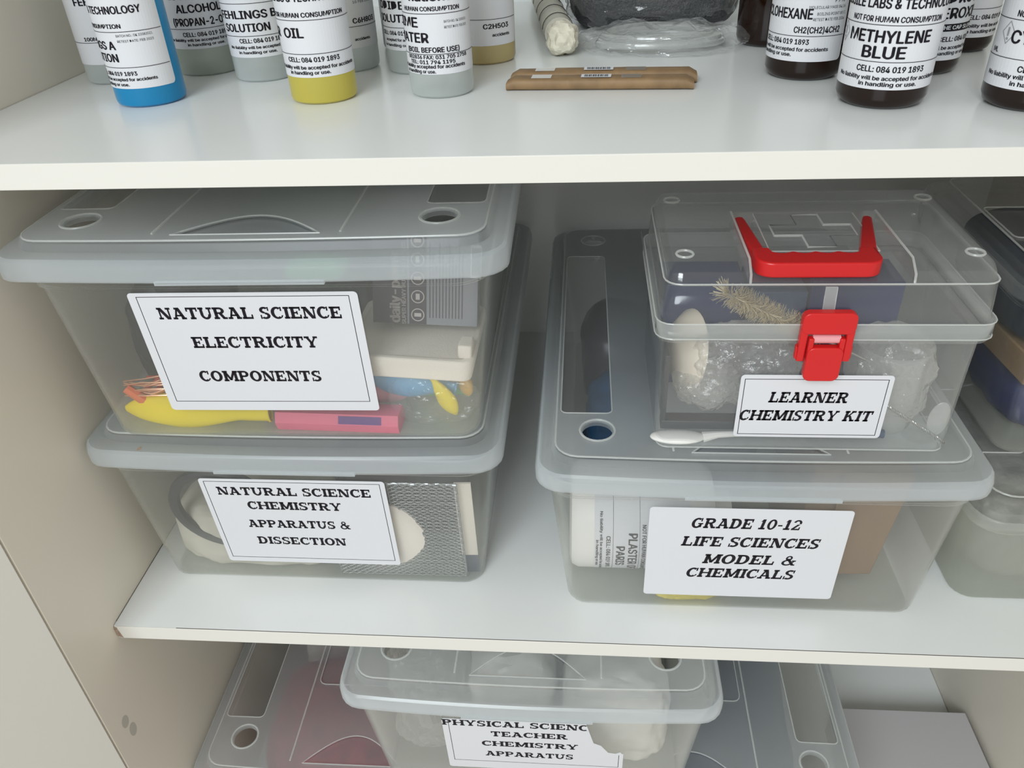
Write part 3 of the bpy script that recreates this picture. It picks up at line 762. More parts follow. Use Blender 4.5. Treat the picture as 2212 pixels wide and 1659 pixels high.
# ------------------------------------------------------------------ bottles on the upper shelf
FOOT = [('CELL: 084 019 1893', 22.2, 3.2, 36, 1), ('No liability will be accepted for accidents', 18.6, 2.0, 62, 0), ('in handling or use.', 15.6, 2.0, 30, 0)]
def bottle(label, x, y, rad, mat, rows, rules, phi, lw, zb, zt=92., glass=False, lx=0.0, extra=None, name='reagent_bottle'):
    h = 118. if not glass else 122.
    t = thing(name, label, 'bottle', (x, y, 0.05), 0, 'brown glass bottles' if glass else 'plastic reagent bottles')
    mb = MB()
    r = rad
    if glass: prof = [(0, 1.2), (r - 9, 1.0), (r - 7, 0), (r - 4.5, 0.4), (r - 1.5, 2.6), (r, 6.5), (r, zt + 2), (r - 2, zt + 6), (r - 9, zt + 13), (r * 0.5, zt + 17), (r * 0.46, zt + 24)]
    else: prof = [(0, 1.5), (r - 6, 1.2), (r - 4, 0), (r - 2.2, 0.3), (r - 0.6, 1.6), (r, 4), (r, zt + 2), (r - 2, zt + 6), (r - 8, zt + 10), (r * 0.55, zt + 12), (r * 0.5, zt + 18)]
    mb.lathe(prof, 0, 0, 48)
    mb.build('bottle_body', mat, t)
    cm = MB()
    cz = prof[-1][1] - 6
    cm.lathe([(r * 0.62, cz), (r * 0.64, cz + 1), (r * 0.64, cz + 15), (r * 0.58, cz + 17), (0, cz + 17.2)], 0, 0, 36)
    cm.build('cap', M['cap_black'] if glass else M['cap_white'], t)
    mp = cyl_map(0, 0, r, phi)
    lm = MB()
    paper(lm, mp, lw, zt - zb, 3.0, 0.25, cols=36) if zb == 0 else paper(lm, lambda u, v, n: mp(u, v + zb, n), lw, zt - zb, 3.0, 0.25, cols=36)
    for row in rows:
        txt, z, cap, width, off = row[:5]
        lm_bold = len(row) < 6
        write(lm, mp, sans(txt, lm_bold), off, z, width, cap, 1 if lm_bold or row[5] != 'g' else 2, 0.5)
    for z in rules: rule(lm, mp, -lw / 2 + 1, lw / 2 - 1, z, z + 0.35, 1, 0.5, 36)
    if extra: extra(lm, mp)
    lm.build('label', [M['paper'], M['ink'], M['greyink']], t, angle=0, recalc=False)
    return t

small2 = [('BATCH NO.: OK 22082021', 45.5, 1.5, 22, 17, 'i'), ('RETEST DATE: FEB 2023', 42, 1.5, 22, 17, 'i')]
view = lambda x, y: -math.atan2(424.6 - x, y + 437.9) * -1   # bearing of the camera seen from the bottle
def face(x, y, d): return view(x, y) + R(d)
P = bottle
P('blue plastic bottle, the frontmost bottle near the left cupboard wall', 107.4, 144.5, 24.6, M['b_blue'],
  [('& TECHNOLOGY', 62, 4.6, 44, 4.5), ('FOR HUMAN CONSUMPTION', 53, 2.6, 58, -18), ('FEHLINGS A', 39.5, 5.2, 46, -19.5), ('SOLUTION', 31.5, 5.2, 38, -16), ('CELL: 084 019 1893', 22.4, 2.6, 36, -5), ('No liability will be accepted for accidents', 18.8, 2.0, 60, -4.5), ('in handling or use.', 15.4, 2.0, 30, -9.5), ('BATCH NO.: OK 22082021', 47.5, 1.5, 24, 18, 'i'), ('RETEST DATE: FEB 2023', 44, 1.5, 24, 18, 'i')],
  [50.5, 27.5], face(107, 144, -43), 78, 13.5)
P('milky plastic bottle with half hidden label behind the blue bottle', 44.1, 214, 21.5, M['b_clear'],
  [('100ML', 33, 2.6, 13, -2), ('FEHLINGS C', 58, 5, 40, 12)], [31.5, 64], face(44, 212, -20), 60, 15.5)
P('greyish bottle labelled ISOPROPYL ALCOHOL between blue bottle and Fehlings B bottle', 113.2, 240, 25.8, M['b_green'],
  [('ISOPROPYL', 57, 5.6, 44, -1), ('ALCOHOL', 47.5, 5.6, 36, 0), ('(PROPAN-2-OL)', 38, 5.4, 46, 0), ('CELL: 084 019 1893', 30.2, 3, 38, 2), ('No liability will be accepted for accidents', 26.6, 2.0, 62, 0), ('in handling or use.', 23.2, 2.0, 30, 0)],
  [35.5, 66], face(113, 240, 4), 74, 21)
P('pale grey bottle labelled FEHLINGS B SOLUTION standing left of the oil bottle', 171.6, 211.4, 23.6, M['b_steel' if False else 'b_clear'],
  [('FEHLINGS B', 46, 5.4, 48, -6), ('SOLUTION', 37, 5.4, 38, -8), ('CELL: 084 019 1893', 29.0, 3, 37, 4), ('No liability will be accepted for accidents', 24.8, 2.0, 62, 6), ('in handling or use.', 21.2, 2.0, 30, -2)],
  [33.6, 56], face(172, 211, -3), 72, 18.5)
P('bottle of yellow oil labelled OIL at the front of the shelf', 239.3, 140.5, 23.6, M['b_yellow'],
  [('LABS & TECHNOLOGY', 66, 4.6, 56, 0), ('FOR HUMAN CONSUMPTION', 56.5, 2.8, 56, -2), ('CASTOR  OIL', 44, 6, 58, -34), ('CELL: 084 019 1893', 28.6, 3, 38, -2), ('No liability will be accepted for accidents', 24.0, 2.2, 66, -2), ('in handling or use.', 20.6, 2.2, 30, -6)],
  [54.5, 33.5], face(239, 144, -6), 78, 18.5)
P('milky bottle with formula ending H8O3 on its cream label behind the oil bottle', 233.5, 236, 25, M['b_clear'],
  [('C6H8O3', 36, 3.6, 22, 12), ('accidents', 23.5, 2, 14, 8), ('10 FEB 2025', 50, 1.8, 18, 12, 'i'), ('BOILING POINT 200 C', 54, 1.8, 26, 12, 'i')],
  [33.5], face(235, 234, 14), 68, 18)
P('bluish grey bottle at the back behind the oil bottle', 264, 312, 17.5, M['b_steel'],
  [('CELL: 084 019', 40, 3, 28, 2), ('No liability will', 34, 2.2, 30, 2), ('in handling', 30, 2.2, 18, 4)], [46], face(264, 312, 0), 50, 24)
P('pale bottle mostly hidden directly behind the lime water bottle', 293, 223, 23.4, M['b_clear'],
  [('IODIDE', 47, 5.4, 30, -17), ('SOLUTION', 38, 5.4, 40, -10), ('CELL: 084 019 1893', 29, 2.8, 36, -10), ('accepted for accidents', 24.6, 2.0, 30, -8), ('in handling or use.', 20.8, 2.0, 30, -10)], [34, 56], face(297, 223, -10), 66, 18)
P('colourless bottle labelled LIME WATER at the front left of the brown paper parcels', 324, 148.2, 22.6, M['b_clear'],
  [('national', 62.6, 5.4, 34, 0), ('HUMAN CONSUMPTION', 56.5, 2.6, 42, -2), ('LIME', 46.5, 6, 24, -23), ('WATER', 37, 6, 32, -20), ('(BOIL BEFORE USE)', 30.8, 3.2, 40, -3), ('002836 FAX: 031 705 2758', 26.6, 2.4, 46, 0), ('TEL: 011 794 1195', 23.4, 2.4, 34, -4), ('No liability accepted for accidents', 20.6, 2.2, 54, -6), ('in handling or use.', 17.4, 2.2, 26, -14)] + [(a, b + 3.5, c, d - 4, e - 1, 'i') for a, b, c, d, e in [s[:5] for s in small2]],
  [54.6, 29.4], face(324, 151, -6), 74, 16.5)
P('bottle of amber liquid standing right behind the lime water bottle', 345, 251, 24.4, M['b_amber'],
  [('C2H5O3', 27, 3.4, 22, 8), ('accidents', 21.2, 2.2, 16, 12)], [33.5], face(345, 251, 4), 62, 14.5)
# brown glass
P('brown glass bottle farthest back, at the left end of the brown bottles', 577, 285, 25, M['brown_glass'], [('HEXANE', 45, 5, 30, 0)], [36], face(577, 285, 66), 50, 19, glass=True)
P('brown glass bottle labelled CYCLOHEXANE left of the methylene blue bottle', 581.6, 174, 26.4, M['brown_glass'],
  [('CONSUMPTION', 58, 3, 34, -4), ('CYCLOHEXANE', 40.5, 6.2, 47, -9), ('CH2(CH2)4CH2', 31.8, 3.8, 31, 19), ('CELL: 084 019 1893', 24.6, 3.2, 37, -4), ('No liability will be accepted for accidents', 20.2, 2.3, 66, -5), ('in handling or use.', 16.8, 2.3, 32, -12), ('99%', 50.5, 2.6, 8, 31, 'i'), ('MOLECULAR MASS 84.16', 46.8, 1.7, 25, 24, 'i'), ('BOILING POINT 80 C', 42.8, 1.7, 20, 27, 'i'), ('RETEST DATE FEB 2024', 39.4, 1.7, 22, 26, 'i')],
  [29.6], face(582, 178, -28), 80, 13.5, glass=True)
def haz(lm, mp, uc=-26, vc=46, s=7):
    pts = [(uc, vc - s), (uc + s * .8, vc), (uc, vc + s), (uc - s * .8, vc)]
    for (a, b), (c, d) in zip(pts, pts[1:] + pts[:1]):
        lm.add([mp(a, b, .5), mp(c, d, .5), mp(c, d + .8, .5), mp(a, b + .8, .5)], [(0, 1, 2, 3)], 2)
    write(lm, mp, sans('!', True), uc, vc - 3.4, 1.6, 6.5, 2, 0.5)
P('brown glass bottle labelled METHYLENE BLUE, frontmost of the brown bottles', 613, 99, 27, M['brown_glass'],
  [('MISSILE LABS & TECHNOLOGY', 57.5, 5.2, 84, 1), ('NOT FOR HUMAN CONSUMPTION', 50.2, 3, 56, 2), ('METHYLENE', 39, 6.6, 50, -1), ('BLUE', 30.4, 6.6, 25, -2), ('CELL: 084 019 1893', 22.6, 3.3, 40, 4), ('No liability will be accepted for accidents', 18.0, 2.3, 68, 4), ('in handling or use.', 14.6, 2.3, 34, 4)],
  [48.4, 28.2], face(613, 105, -2), 84, 12.6, glass=True, extra=lambda lm, mp: haz(lm, mp, -33, 42, 6))
P('brown glass bottle labelled HYDROGEN PEROXIDE behind the methylene blue bottle', 664, 180, 25, M['brown_glass'],
  [('NOT FOR HUMAN', 58, 3, 40, -2), ('HYDROGEN', 46.5, 6.4, 50, 8), ('PEROXIDE', 37, 6.4, 46, 10), ('CELL: 084 019 1893', 22.6, 3, 40, 14), ('No liability will be accepted for accidents', 17.6, 2.2, 62, 6), ('in handling or use.', 14, 2.2, 30, 6)],
  [56], face(664, 180, 32), 76, 10.5, glass=True,
  extra=lambda lm, mp: (rule(lm, mp, -26, 30, 29, 33.6, 1, 0.45, 24), write(lm, mp, sans('LOOSEN THE CAP SLOWLY', True), 2, 30.2, 48, 2.4, 0, 0.7)))
P('brown glass bottle labelled XYLENE, back right behind the peroxide bottle', 714, 246, 24, M['brown_glass'],
  [('XYLENE', 43, 6.6, 40, 10), ('CELL: 084 019 1893', 24, 3, 38, 8), ('No liability will be accepted', 18.6, 2.2, 46, 6), ('in handling or use.', 14.6, 2.2, 30, 6)], [31], face(714, 246, 30), 72, 11.5, glass=True)
P('brown glass bottle with label starting CYC at the right edge of the photo', 697, 85, 27, M['brown_glass'],
  [('MISSILE LABS & TECHNOLOGY', 61, 5, 84, 6), ('NOT FOR HUMAN CONSUMPTION', 51.5, 3.2, 60, 8), ('CYCLOHEXENE', 37.5, 6.8, 64, 10), ('ML', 31, 2.6, 5, -32), ('CELL: 084 019 1893', 22.6, 3.3, 42, 8), ('No liability will be accepted for accidents', 18.6, 2.4, 70, 2), ('in handling or use.', 14.8, 2.4, 34, 2)],
  [49.6, 29], face(697, 92, 6), 84, 12.6, glass=True, extra=lambda lm, mp: haz(lm, mp, -25, 42, 6))

# ------------------------------------------------------------------ other things on the upper shelf
def parcel(label, c, rz, l, w, h, sticker_u):
    t = thing('paper_parcel', label, 'parcel', (c[0], c[1], 0.05), rz, 'flat brown paper parcels')
    mb = MB()
    rings = []
    for i in range(25):
        x = -l / 2 + l * i / 24
        e = 1 - 0.35 * max(0, abs(x) / (l / 2) - 0.93) / 0.07
        k = noise.noise(Vector((x * 0.06, c[1], 0))) * 0.8
        ring = []
        for j in range(16):
            a = 2 * math.pi * j / 16
            ca, sa = math.cos(a), math.sin(a)
            ring.append((x, math.copysign(abs(ca) ** 0.5, ca) * w / 2 * (1 + 0.02 * k), h / 2 + math.copysign(abs(sa) ** 0.6, sa) * (h / 2) * e * (1 + 0.04 * k)))
        zmin = min(p[2] for p in ring)
        rings.append([(p[0], p[1], p[2] - zmin) for p in ring])
    mb.loops(rings, 0, True, True)
    mb.build('wrapping', M['kraft'], t, angle=40)
    for u in (-l / 2 + 18, l / 2 - 50):
        mb = MB()
        mb.add([(u, -w / 2 * .8, h + .35), (u + 14, -w / 2 * .8, h + .35), (u + 14, w / 2 * .5, h + .35), (u, w / 2 * .5, h + .35)], [(0, 1, 2, 3)])
        mb.build('tape', M['tape'], t, angle=0)
    mp = flat_map((sticker_u, -w * .33, h + .5), (1, 0, 0), (0, 1, 0))
    lm = MB()
    paper(lm, mp, 21, w * .55, .6, .1)
    for v in (.14, .34):
        write(lm, mp, sans('SERIES', True), 0, w * v - 0.6, 17, w * .13, 1, .2)
    lm.build('sticker', [M['paper'], M['ink']], t, angle=0, recalc=False)
parcel('front one of two flat brown paper parcels, nearer the shelf edge', (436, 147, 0), R(-4), 131, 16, 8, -2)
parcel('rear one of two flat brown paper parcels, touching the front one', (439, 164.5, 0), R(-3.4), 133, 16, 9, -3)

t = thing('paper_roll', 'long newspaper wrapped roll lying on the shelf, twisted end towards front', 'roll', (398, 380, 0))
mb = MB()
pts = [Vector((377, 530, 13.5)).lerp(Vector((405, 276, 13.5)), k / 24) for k in range(25)]
mb.tube([p - Vector((398, 380, 0)) for p in pts], [12.5 + 0.5 * math.sin(k * 1.3) for k in range(25)], 24)
mb.build('wrapping', M['news'], t)
for k in (5, 9, 14, 18, 22):
    mb = MB()
    p = pts[k] - Vector((398, 380, 0)); d = (pts[1] - pts[0]).normalized()
    s1 = d.cross(Vector((0, 0, 1)))
    mb.tube([p + 13.1 * (math.cos(q) * s1 + math.sin(q) * Vector((0, 0, 1))) + d * 2 * math.sin(q) for q in [math.pi * (j / 14) for j in range(15)]], 0.35, 4)
    mb.build('printed_line', M['ink'], t)
mb = MB()
mb.blob((408 - 398, 263 - 380, 12.6), (12.6, 19, 12.4), 3.5, 0.09, 3, 4, power=0.8, rz=R(6))
mb.build('twisted_end', M['newsend'], t, angle=15)

t = thing('filings_bag', 'clear plastic bag of dark grey filings at the back of the shelf', 'bag', (490, 398, 0))
mb = MB(); mb.blob((-2, 0, 40), (76, 58, 40), 4, 0.03, 5, 5, power=0.4, flat=38); mb.build('filings', M['filings'], t)
mb = MB(); mb.blob((-2, -2, 42), (84, 64, 42), 6, 0.05, 9, 5, power=0.6, flat=41); mb.build('clear_bag', M['film'], t, angle=20)
t = thing('tubing_coil', 'coil of clear tubing in a flat clear plastic bag', 'tubing', (488, 276, 0))
mb = MB()
pts = []
for k in range(200):
    a = 2 * math.pi * k / 40
    f = 1 - 0.035 * (k / 40)
    pts.append((52 * f * math.cos(a), 32 * f * math.sin(a), 5 + 1.6 * (k / 40) + 1.2 * math.sin(a * 1.7)))
mb.tube(pts, 2.6, 10)
mb.build('tubing', M['tube'], t)
mb = MB(); mb.blob((2, 0, 8), (70, 44, 9.5), 5, 0.05, 12, 5, power=0.8, flat=7.8); mb.build('clear_bag', M['film'], t, angle=15)

# ------------------------------------------------------------------ what is inside the boxes
def one(name, label, cat, mb, mat, c, angle=35, group=None, recalc=True):
    return tag(mb.build(name, mat, None, angle, recalc, origin=c), label, cat, group)
def balloon(label, a, b, rad, mat, flat=0.7, neck=0.35, group='deflated balloons', n=24):
    """deflated balloon from tip a to the open neck b"""
    a, b = Vector(a), Vector(b)
    d = (b - a); l = d.length; d.normalize()
    s1 = Vector((0, 0, 1)) - d * d.z; s1.normalize(); s2 = d.cross(s1)
    mb = MB(); rings = []
    for i in range(n + 1):
        u = i / n
        r = rad * (math.sin(math.pi * min(1, u * 1.35) ** 0.62) if u < 0.5 else 0)
        prof = max(0.02, math.sin(math.pi * (0.02 + 0.98 * u) ** 0.75))
        r = rad * (max(prof, neck * min(1, u * 1.6)) if u > 0.45 else prof)
        ring = []
        for j in range(20):
            q = 2 * math.pi * j / 20
            wob = 1 + 0.10 * noise.noise(Vector((u * 5, math.cos(q) * 1.5, math.sin(q) * 1.5 + a.x)))
            ring.append(a + d * l * u + s1 * r * math.cos(q) * wob + s2 * r * flat * math.sin(q) * wob)
        rings.append(ring)
    mb.loops(rings, 0, True, False)
    e = rings[-1]
    mb.tube(e, 1.1, 6, 0, True)
    o = one('balloon', label, 'balloon', mb, mat, tuple((a + b) / 2 - Vector((0, 0, rad))), 60, group)
    return o
zu = ULZ + 1.8
balloon('large yellow deflated balloon at the bottom front of the electricity box', (44, 76, zu + 16), (168, 75, zu + 14), 17, M['yellow'], 0.5, 0.5)
balloon('pink balloon lying behind the pink packet in the electricity box', (282, 100, zu + 17), (205, 102, zu + 20), 11, M['pinkrub'], 0.6)
balloon('sky blue balloon under the foam tray in the electricity box', (246, 98, zu + 44), (322, 94, zu + 26), 18, M['bluerub'], 0.6)
balloon('green balloon edge showing under the blue balloon', (258, 116, zu + 18), (330, 112, zu + 10), 8, M['greenrub'], 0.9)
balloon('small yellow balloon standing aslant beside the blue balloon', (324, 78, zu + 12), (305, 84, zu + 46), 8, M['yellow'], 0.6)
balloon('orange balloon in the right corner of the electricity box', (332, 96, zu + 18), (328, 100, zu + 42), 8, M['orange'], 0.6)
t = thing('pink_packet', 'long pink card packet with a purple stripe at the front of electricity box', 'packet', (226, 79, zu))
mb = MB()
hexa = [(-10, 0), (10, 0), (12, 8), (8, 16), (-8, 16), (-12, 8)]
mb.loops([[(x, y, z) for y, z in hexa] for x in (-52, 52)], 0, True, True)
o = mb.build('packet', M['pink'], t); o.rotation_euler = (0, 0, R(-2))
mb = MB(); mb.add([(2, -11.9, 8.9), (38, -11.9, 8.9), (38, -9.0, 14.8), (2, -9.0, 14.8), (2, -10.9, 8.5), (38, -10.9, 8.5), (38, -8.0, 14.4), (2, -8.0, 14.4)], [(0, 1, 2, 3), (0, 4, 5, 1), (3, 2, 6, 7), (0, 3, 7, 4), (1, 5, 6, 2)]); o = mb.build('stripe', M['purple'], t, angle=0); o.rotation_euler = (0, 0, R(-2))
t = thing('wire_bundle', 'bundle of red wires with bare copper ends in electricity box', 'wires', (78, 92, zu))
rnd = random.Random(4)
for k in range(9):
    mb = MB()
    a = Vector((-26 + rnd.uniform(-5, 8), -14 + rnd.uniform(0, 30), 8 + rnd.uniform(0, 30)))
    b = Vector((48 + rnd.uniform(-10, 10), rnd.uniform(-10, 20), 28 + rnd.uniform(-10, 30)))
    c = Vector((10 + rnd.uniform(-10, 10), rnd.uniform(-10, 20), 50 + rnd.uniform(-20, 22)))
    pts = [(1 - u) ** 2 * a + 2 * u * (1 - u) * c + u * u * b for u in [i / 16 for i in range(17)]]
    mb.tube(pts, 1.5, 8); mb.build('wire', M['wire'], t)
mb = MB()
for k in range(14):
    y = -16 + rnd.uniform(-3, 3); z = 36 + rnd.uniform(-6, 6)
    mb.tube([(-30 + rnd.uniform(0, 6), y, z), (-8, y - 3, z + rnd.uniform(-3, 5)), (14, y, z + rnd.uniform(0, 8)), (38, y + 4, z + rnd.uniform(4, 14))], 0.7, 5)
mb.build('copper_ends', M['copper'], t)
mb = MB(); mb.blob((78, 134, zu + 56), (40, 26, 54), 3, 0.04, 21, 5, power=0.7, flat=55)
mb.blob((98, 140, zu + 100), (36, 26, 26), 4, 0.04, 23, 4, power=0.7)
one('motor_pouch', 'dark grey pouch of parts heaped behind the wires', 'pouch', mb, M['black'], (80, 134, zu))
mb = MB(); mb.tube([(52, 74, zu + 38), (62, 74, zu + 28), (78, 90, zu + 8)], [4, 4.5, 4], 8)
one('orange_strip', 'orange red rubber strip at the left end of the yellow balloon', 'strip', mb, M['redorange'], (60, 76, zu))
mb = MB(); mb.blob((196, 190, zu + 64), (44, 40, 64), 5, 0.03, 31, 5, power=0.5, flat=63.5)
one('component_bag', 'dark bag of components behind the electricity label', 'bag', mb, M['greycloth'], (185, 190, zu))
mb = MB(); mb.blob((212, 130, zu + 120), (26, 14, 8), 2, 0.05, 33, 4, power=0.6)
one('green_sleeve', 'green sleeve lying on the dark component bag', 'sleeve', mb, M['greenrub'], (212, 130, zu + 112))
# foam tray with a shrink wrapped pack of batteries
ft = thing('foam_tray', 'white foam tray lying on the balloons in electricity box', 'tray', (289, 120, zu + 48))
mb = MB(); mb.loops([rrect(100, 96, 8, z, 4, 4) for z in (0, 2)] + [rrect(104, 104, 10, z, 4, 4) for z in (14, 20)] + [rrect(96, 92, 8, 20, 4, 4), rrect(92, 88, 8, 16, 4, 4)], 0, True, True)
mb.box(39, 50, -44, -26, 18, 30)
ob = mb.build('tray', M['foam'], ft); bevel(ob, 1.5); ft.rotation_euler = (R(-3), R(4), 0)
bp_ = thing('battery_pack', 'grey and black battery pack leaning in the foam tray', 'battery pack', (298, 128, zu + 72), R(2))
bp_.rotation_euler = (R(-14), R(4), R(2))
mb = MB(); mb.box(-42, 42, -14, 14, 0, 76, 0); mb.box(-42.3, -14.5, -14.3, 14.2, 0.2, 76.2, 1)
mb.box(-13, 1, -14.25, -13.9, 0.2, 76.0, 1)
mp = flat_map((0, -14.5, 0), (0, 0, 1), (-1, 0, 0))
write(mb, mp, sans('daily-power', True), 30, 20.5, 58, 8, 2, .15)
write(mb, mp, sans('SUPER HEAVY DUTY BATTERIES', True), 33, 15.6, 66, 3.2, 2, .15)
for k in range(5):
    mb.loops([[mp(8 + 15 * k + q * math.cos(a), 6 + q * math.sin(a), .2) for a in [2 * math.pi * j / 20 for j in range(20)]] for q in (5.4, 4.6)], 2)
    if k % 2: mb.add([mp(8 + 15 * k + u, 6 + v, .2) for u, v in ((-2.5, -1.6), (2.5, -1.6), (2.5, 1.6), (-2.5, 1.6))], [(0, 1, 2, 3)], 2)
    else: mb.add([mp(8 + 15 * k + u, 6 + v, .2) for u, v in ((-1.5, -2.8), (1.5, -2.8), (1.5, 2.8), (-1.5, 2.8))], [(0, 1, 2, 3)], 2)
for k in range(11): rule(mb, mp, 6, 66 - 8 * (k % 3), -4 - 2.6 * k, -3.4 - 2.6 * k, 1, .12, 2)
mb.build('pack', [M['packgrey'], M['packdark'], M['packprint']], bp_, angle=0)
mb = MB(); mb.box(36, 44.5, -14.5, -14.2, 40, 66, 0)
for k in range(10): mb.box(37 + 0.72 * k, 37.35 + 0.72 * k, -14.8, -14.4, 42, 64, 1)
mb.build('barcode', [M['paper'], M['ink']], bp_, angle=0)
mb = MB(); mb.blob((306, 82, zu + 26), (36, 9, 24), 3.5, 0.09, 41, 5, power=0.8)
one('cellophane_bag', 'crumpled cellophane over the small balloons in electricity box', 'bag', mb, M['film'], (306, 82, zu), 12)
mb = MB(); mb.loops([[(343 + 1.0 * 0, 96 + 60 * k, z) for z in (0,)] for k in (0, 1)], 0) if False else None

zl = LLZ + 1.8
# --- apparatus box
mb = MB(); mb.tube([(100 + 46 * math.cos(q), 78 - 4 * math.sin(q), zl + 82 + 46 * math.sin(q)) for q in [2 * math.pi * j / 40 for j in range(40)]], 5, 10, 0, True)
one('black_ring', 'black ring standing behind the dissection label', 'ring', mb, M['black'], (100, 78, zl + 30))
mb = MB(); mb.blob((116, 115, zl + 36), (80, 36, 36), 3, 0.04, 52, 5, power=0.42, flat=35.5)
one('tissue_bundle', 'pale crumpled tissue behind the black ring', 'tissue', mb, M['tissue'], (116, 115, zl))
g = thing('wire_gauze', 'square steel wire gauze with white ceramic centre leaning at the box front', 'wire gauze', (258, 79, zl + 1))
g.rotation_euler = (R(4), 0, 0)
rnd = random.Random(2)
mb = MB()
NV, NH = 34, 56
for k in range(NV + 1):
    q = -61 + 122 * k / NV + rnd.uniform(-.5, .5)
    mb.tube([(q, 0.4 * (1 if (i + k) % 2 else -1), 122 * i / 28) for i in range(29)], 0.36, 4)
for k in range(NH + 1):
    q = 122 * k / NH + rnd.uniform(-.4, .4)
    mb.tube([(-61 + 122 * i / 34, 0.5 * (1 if (i + k) % 2 else -1), q) for i in range(35)], 0.34, 4)
for s_ in (-1, 1):
    mb.tube([(s_ * 60.5 + rnd.uniform(-.4, .4), rnd.uniform(-.8, .8), 122 * i / 40) for i in range(41)], 1.0, 5)
mb.tube([(-61 + 122 * i / 40, rnd.uniform(-.8, .8), 121.5 + rnd.uniform(-.4, .4)) for i in range(41)], 1.0, 5)
mb.build('wire_mesh', M['gauze'], g, angle=0)
mb = MB(); rnd2 = random.Random(8)
ring0 = [(-16 + (42 + rnd2.uniform(-1.6, .9)) * math.cos(a), 56 + (42 + rnd2.uniform(-1.6, .9)) * math.sin(a)) for a in [2 * math.pi * j / 110 for j in range(110)]]
mb.loops([[(x, y, z) for x, z in ring0] for y in (-1.1, 1.1)], 0, True, True)
mb.build('ceramic_centre', M['ceramic'], g, angle=0)
t = thing('white_card', 'white card with a dark blue foot beside the wire gauze', 'card', (324, 86, zl + .5))
t.rotation_euler = (R(4), 0, R(2))
mb = MB(); mb.box(-9, 6, -1, 1, 24, 118); mb.build('card', M['foam'], t)
mb = MB(); mb.box(-9.2, 6.2, -1.3, 1.3, 0, 24); mb.build('foot', M['navy'], t)
mb = MB(); mb.blob((246, 170, zl + 55), (66, 45, 55), 6, 0.03, 55, 4, power=0.6, flat=54)
one('grey_pouch', 'grey pouch filling the box behind the wire gauze', 'pouch', mb, M['greycloth'], (210, 170, zl))
# --- life sciences box
zr_ = Z1 + 1.8
b = thing('plaster_bottle', 'white bottle of PLASTER OF PARIS lying on its side at the box front', 'bottle', (460, 117, zr_))
mb = MB(); mb.lathe([(0, 2), (40, 0), (47, 2), (50, 8), (50, 118), (44, 128), (24, 132), (24, 146)], 0, 50, 48, 0, -44, 'x')
mb.build('bottle_body', M['white'], b)
mp = lambda u, v, n: Vector((-44 + v, -(50.0 + n) * math.cos(-u / 50 - 0.10), 50 + (50.0 + n) * math.sin(-u / 50 - 0.10)))
lm = MB(); paper(lm, lambda u, v, n: mp(u, v + 22, n), 120, 84, 2, .2, 30)
for txt, v, cap, w, off in [('in handling or use.', 23.5, 2.4, 36, 0), ('No liability will be accepted for accidents', 27.0, 2.4, 76, -6), ('CELL: 084 019 1893', 32.6, 3.6, 44, 0), ('PARIS', 41.5, 7.4, 28, 2), ('PLASTER OF', 52.2, 7.6, 52, 1), ('NOT FOR HUMAN CONSUMPTION', 64, 3.4, 66, 0), ('MISSILE LABS', 74, 6, 60, -16)]:
    write(lm, mp, sans(txt, True), off, v, w, cap, 1, .4)
for v in (38.4, 61.6): rule(lm, mp, -58, 58, v, v + .3, 1, .4, 30)
lm.build('label', [M['paper'], M['ink']], b, angle=0, recalc=False)
mb = MB(); mb.blob((524, 62, zr_ + 6), (30, 6, 6), 1.2, 0.1, 61, 4, rz=R(3), power=0.8, flat=5.8)
one('gold_foil_packet', 'gold foil packet on the box floor under the life sciences label', 'packet', mb, M['gold'], (524, 62, zr_), 12)
t = thing('cardboard_box', 'brown cardboard carton standing in the right of life sciences box', 'carton', (655, 150, zr_), R(-3))
mb = MB(); mb.add([(-38, -60, 0), (36, -66, 14), (50, -64, 128), (-30, -64, 132), (-38, 60, 0), (36, 60, 14), (50, 60, 128), (-30, 60, 132)],
                  [(0, 1, 2, 3), (7, 6, 5, 4), (0, 4, 5, 1), (1, 5, 6, 2), (2, 6, 7, 3), (3, 7, 4, 0)])
bevel(mb.build('carton', M['card'], t), 1.5)
mb = MB(); mb.box(-8, -6.5, -66.5, -64, 10, 130); mb.build('flap_edge', M['sand'], t)
mb = MB(); mb.blob((466, 220, zr_ + 72), (38, 42, 55), 8, 0.03, 63, 4, power=0.7)
mb.blob((466, 220, zr_ + 12), (34, 40, 11.5), 0, 0.03, 63, 3, power=0.6)
one('blue_cloth', 'blue cloth seen through the side panel of the life sciences lid', 'cloth', mb, M['midblue'], (466, 220, zr_))
mb = MB(); mb.blob((562, 250, zr_ + 62), (42, 90, 64), 6, 0.02, 65, 4, power=0.6, flat=61)
one('model_bag', 'dark bag filling the middle of the life sciences box', 'bag', mb, M['greycloth'], (562, 250, zr_))
mb = MB(); mb.blob((470, 390, zr_ + 56), (44, 60, 58), 6, 0.02, 66, 4, power=0.6, flat=55)
one('model_case', 'dark brown case at the back of life sciences box', 'case', mb, M['packdark'], (470, 390, zr_))
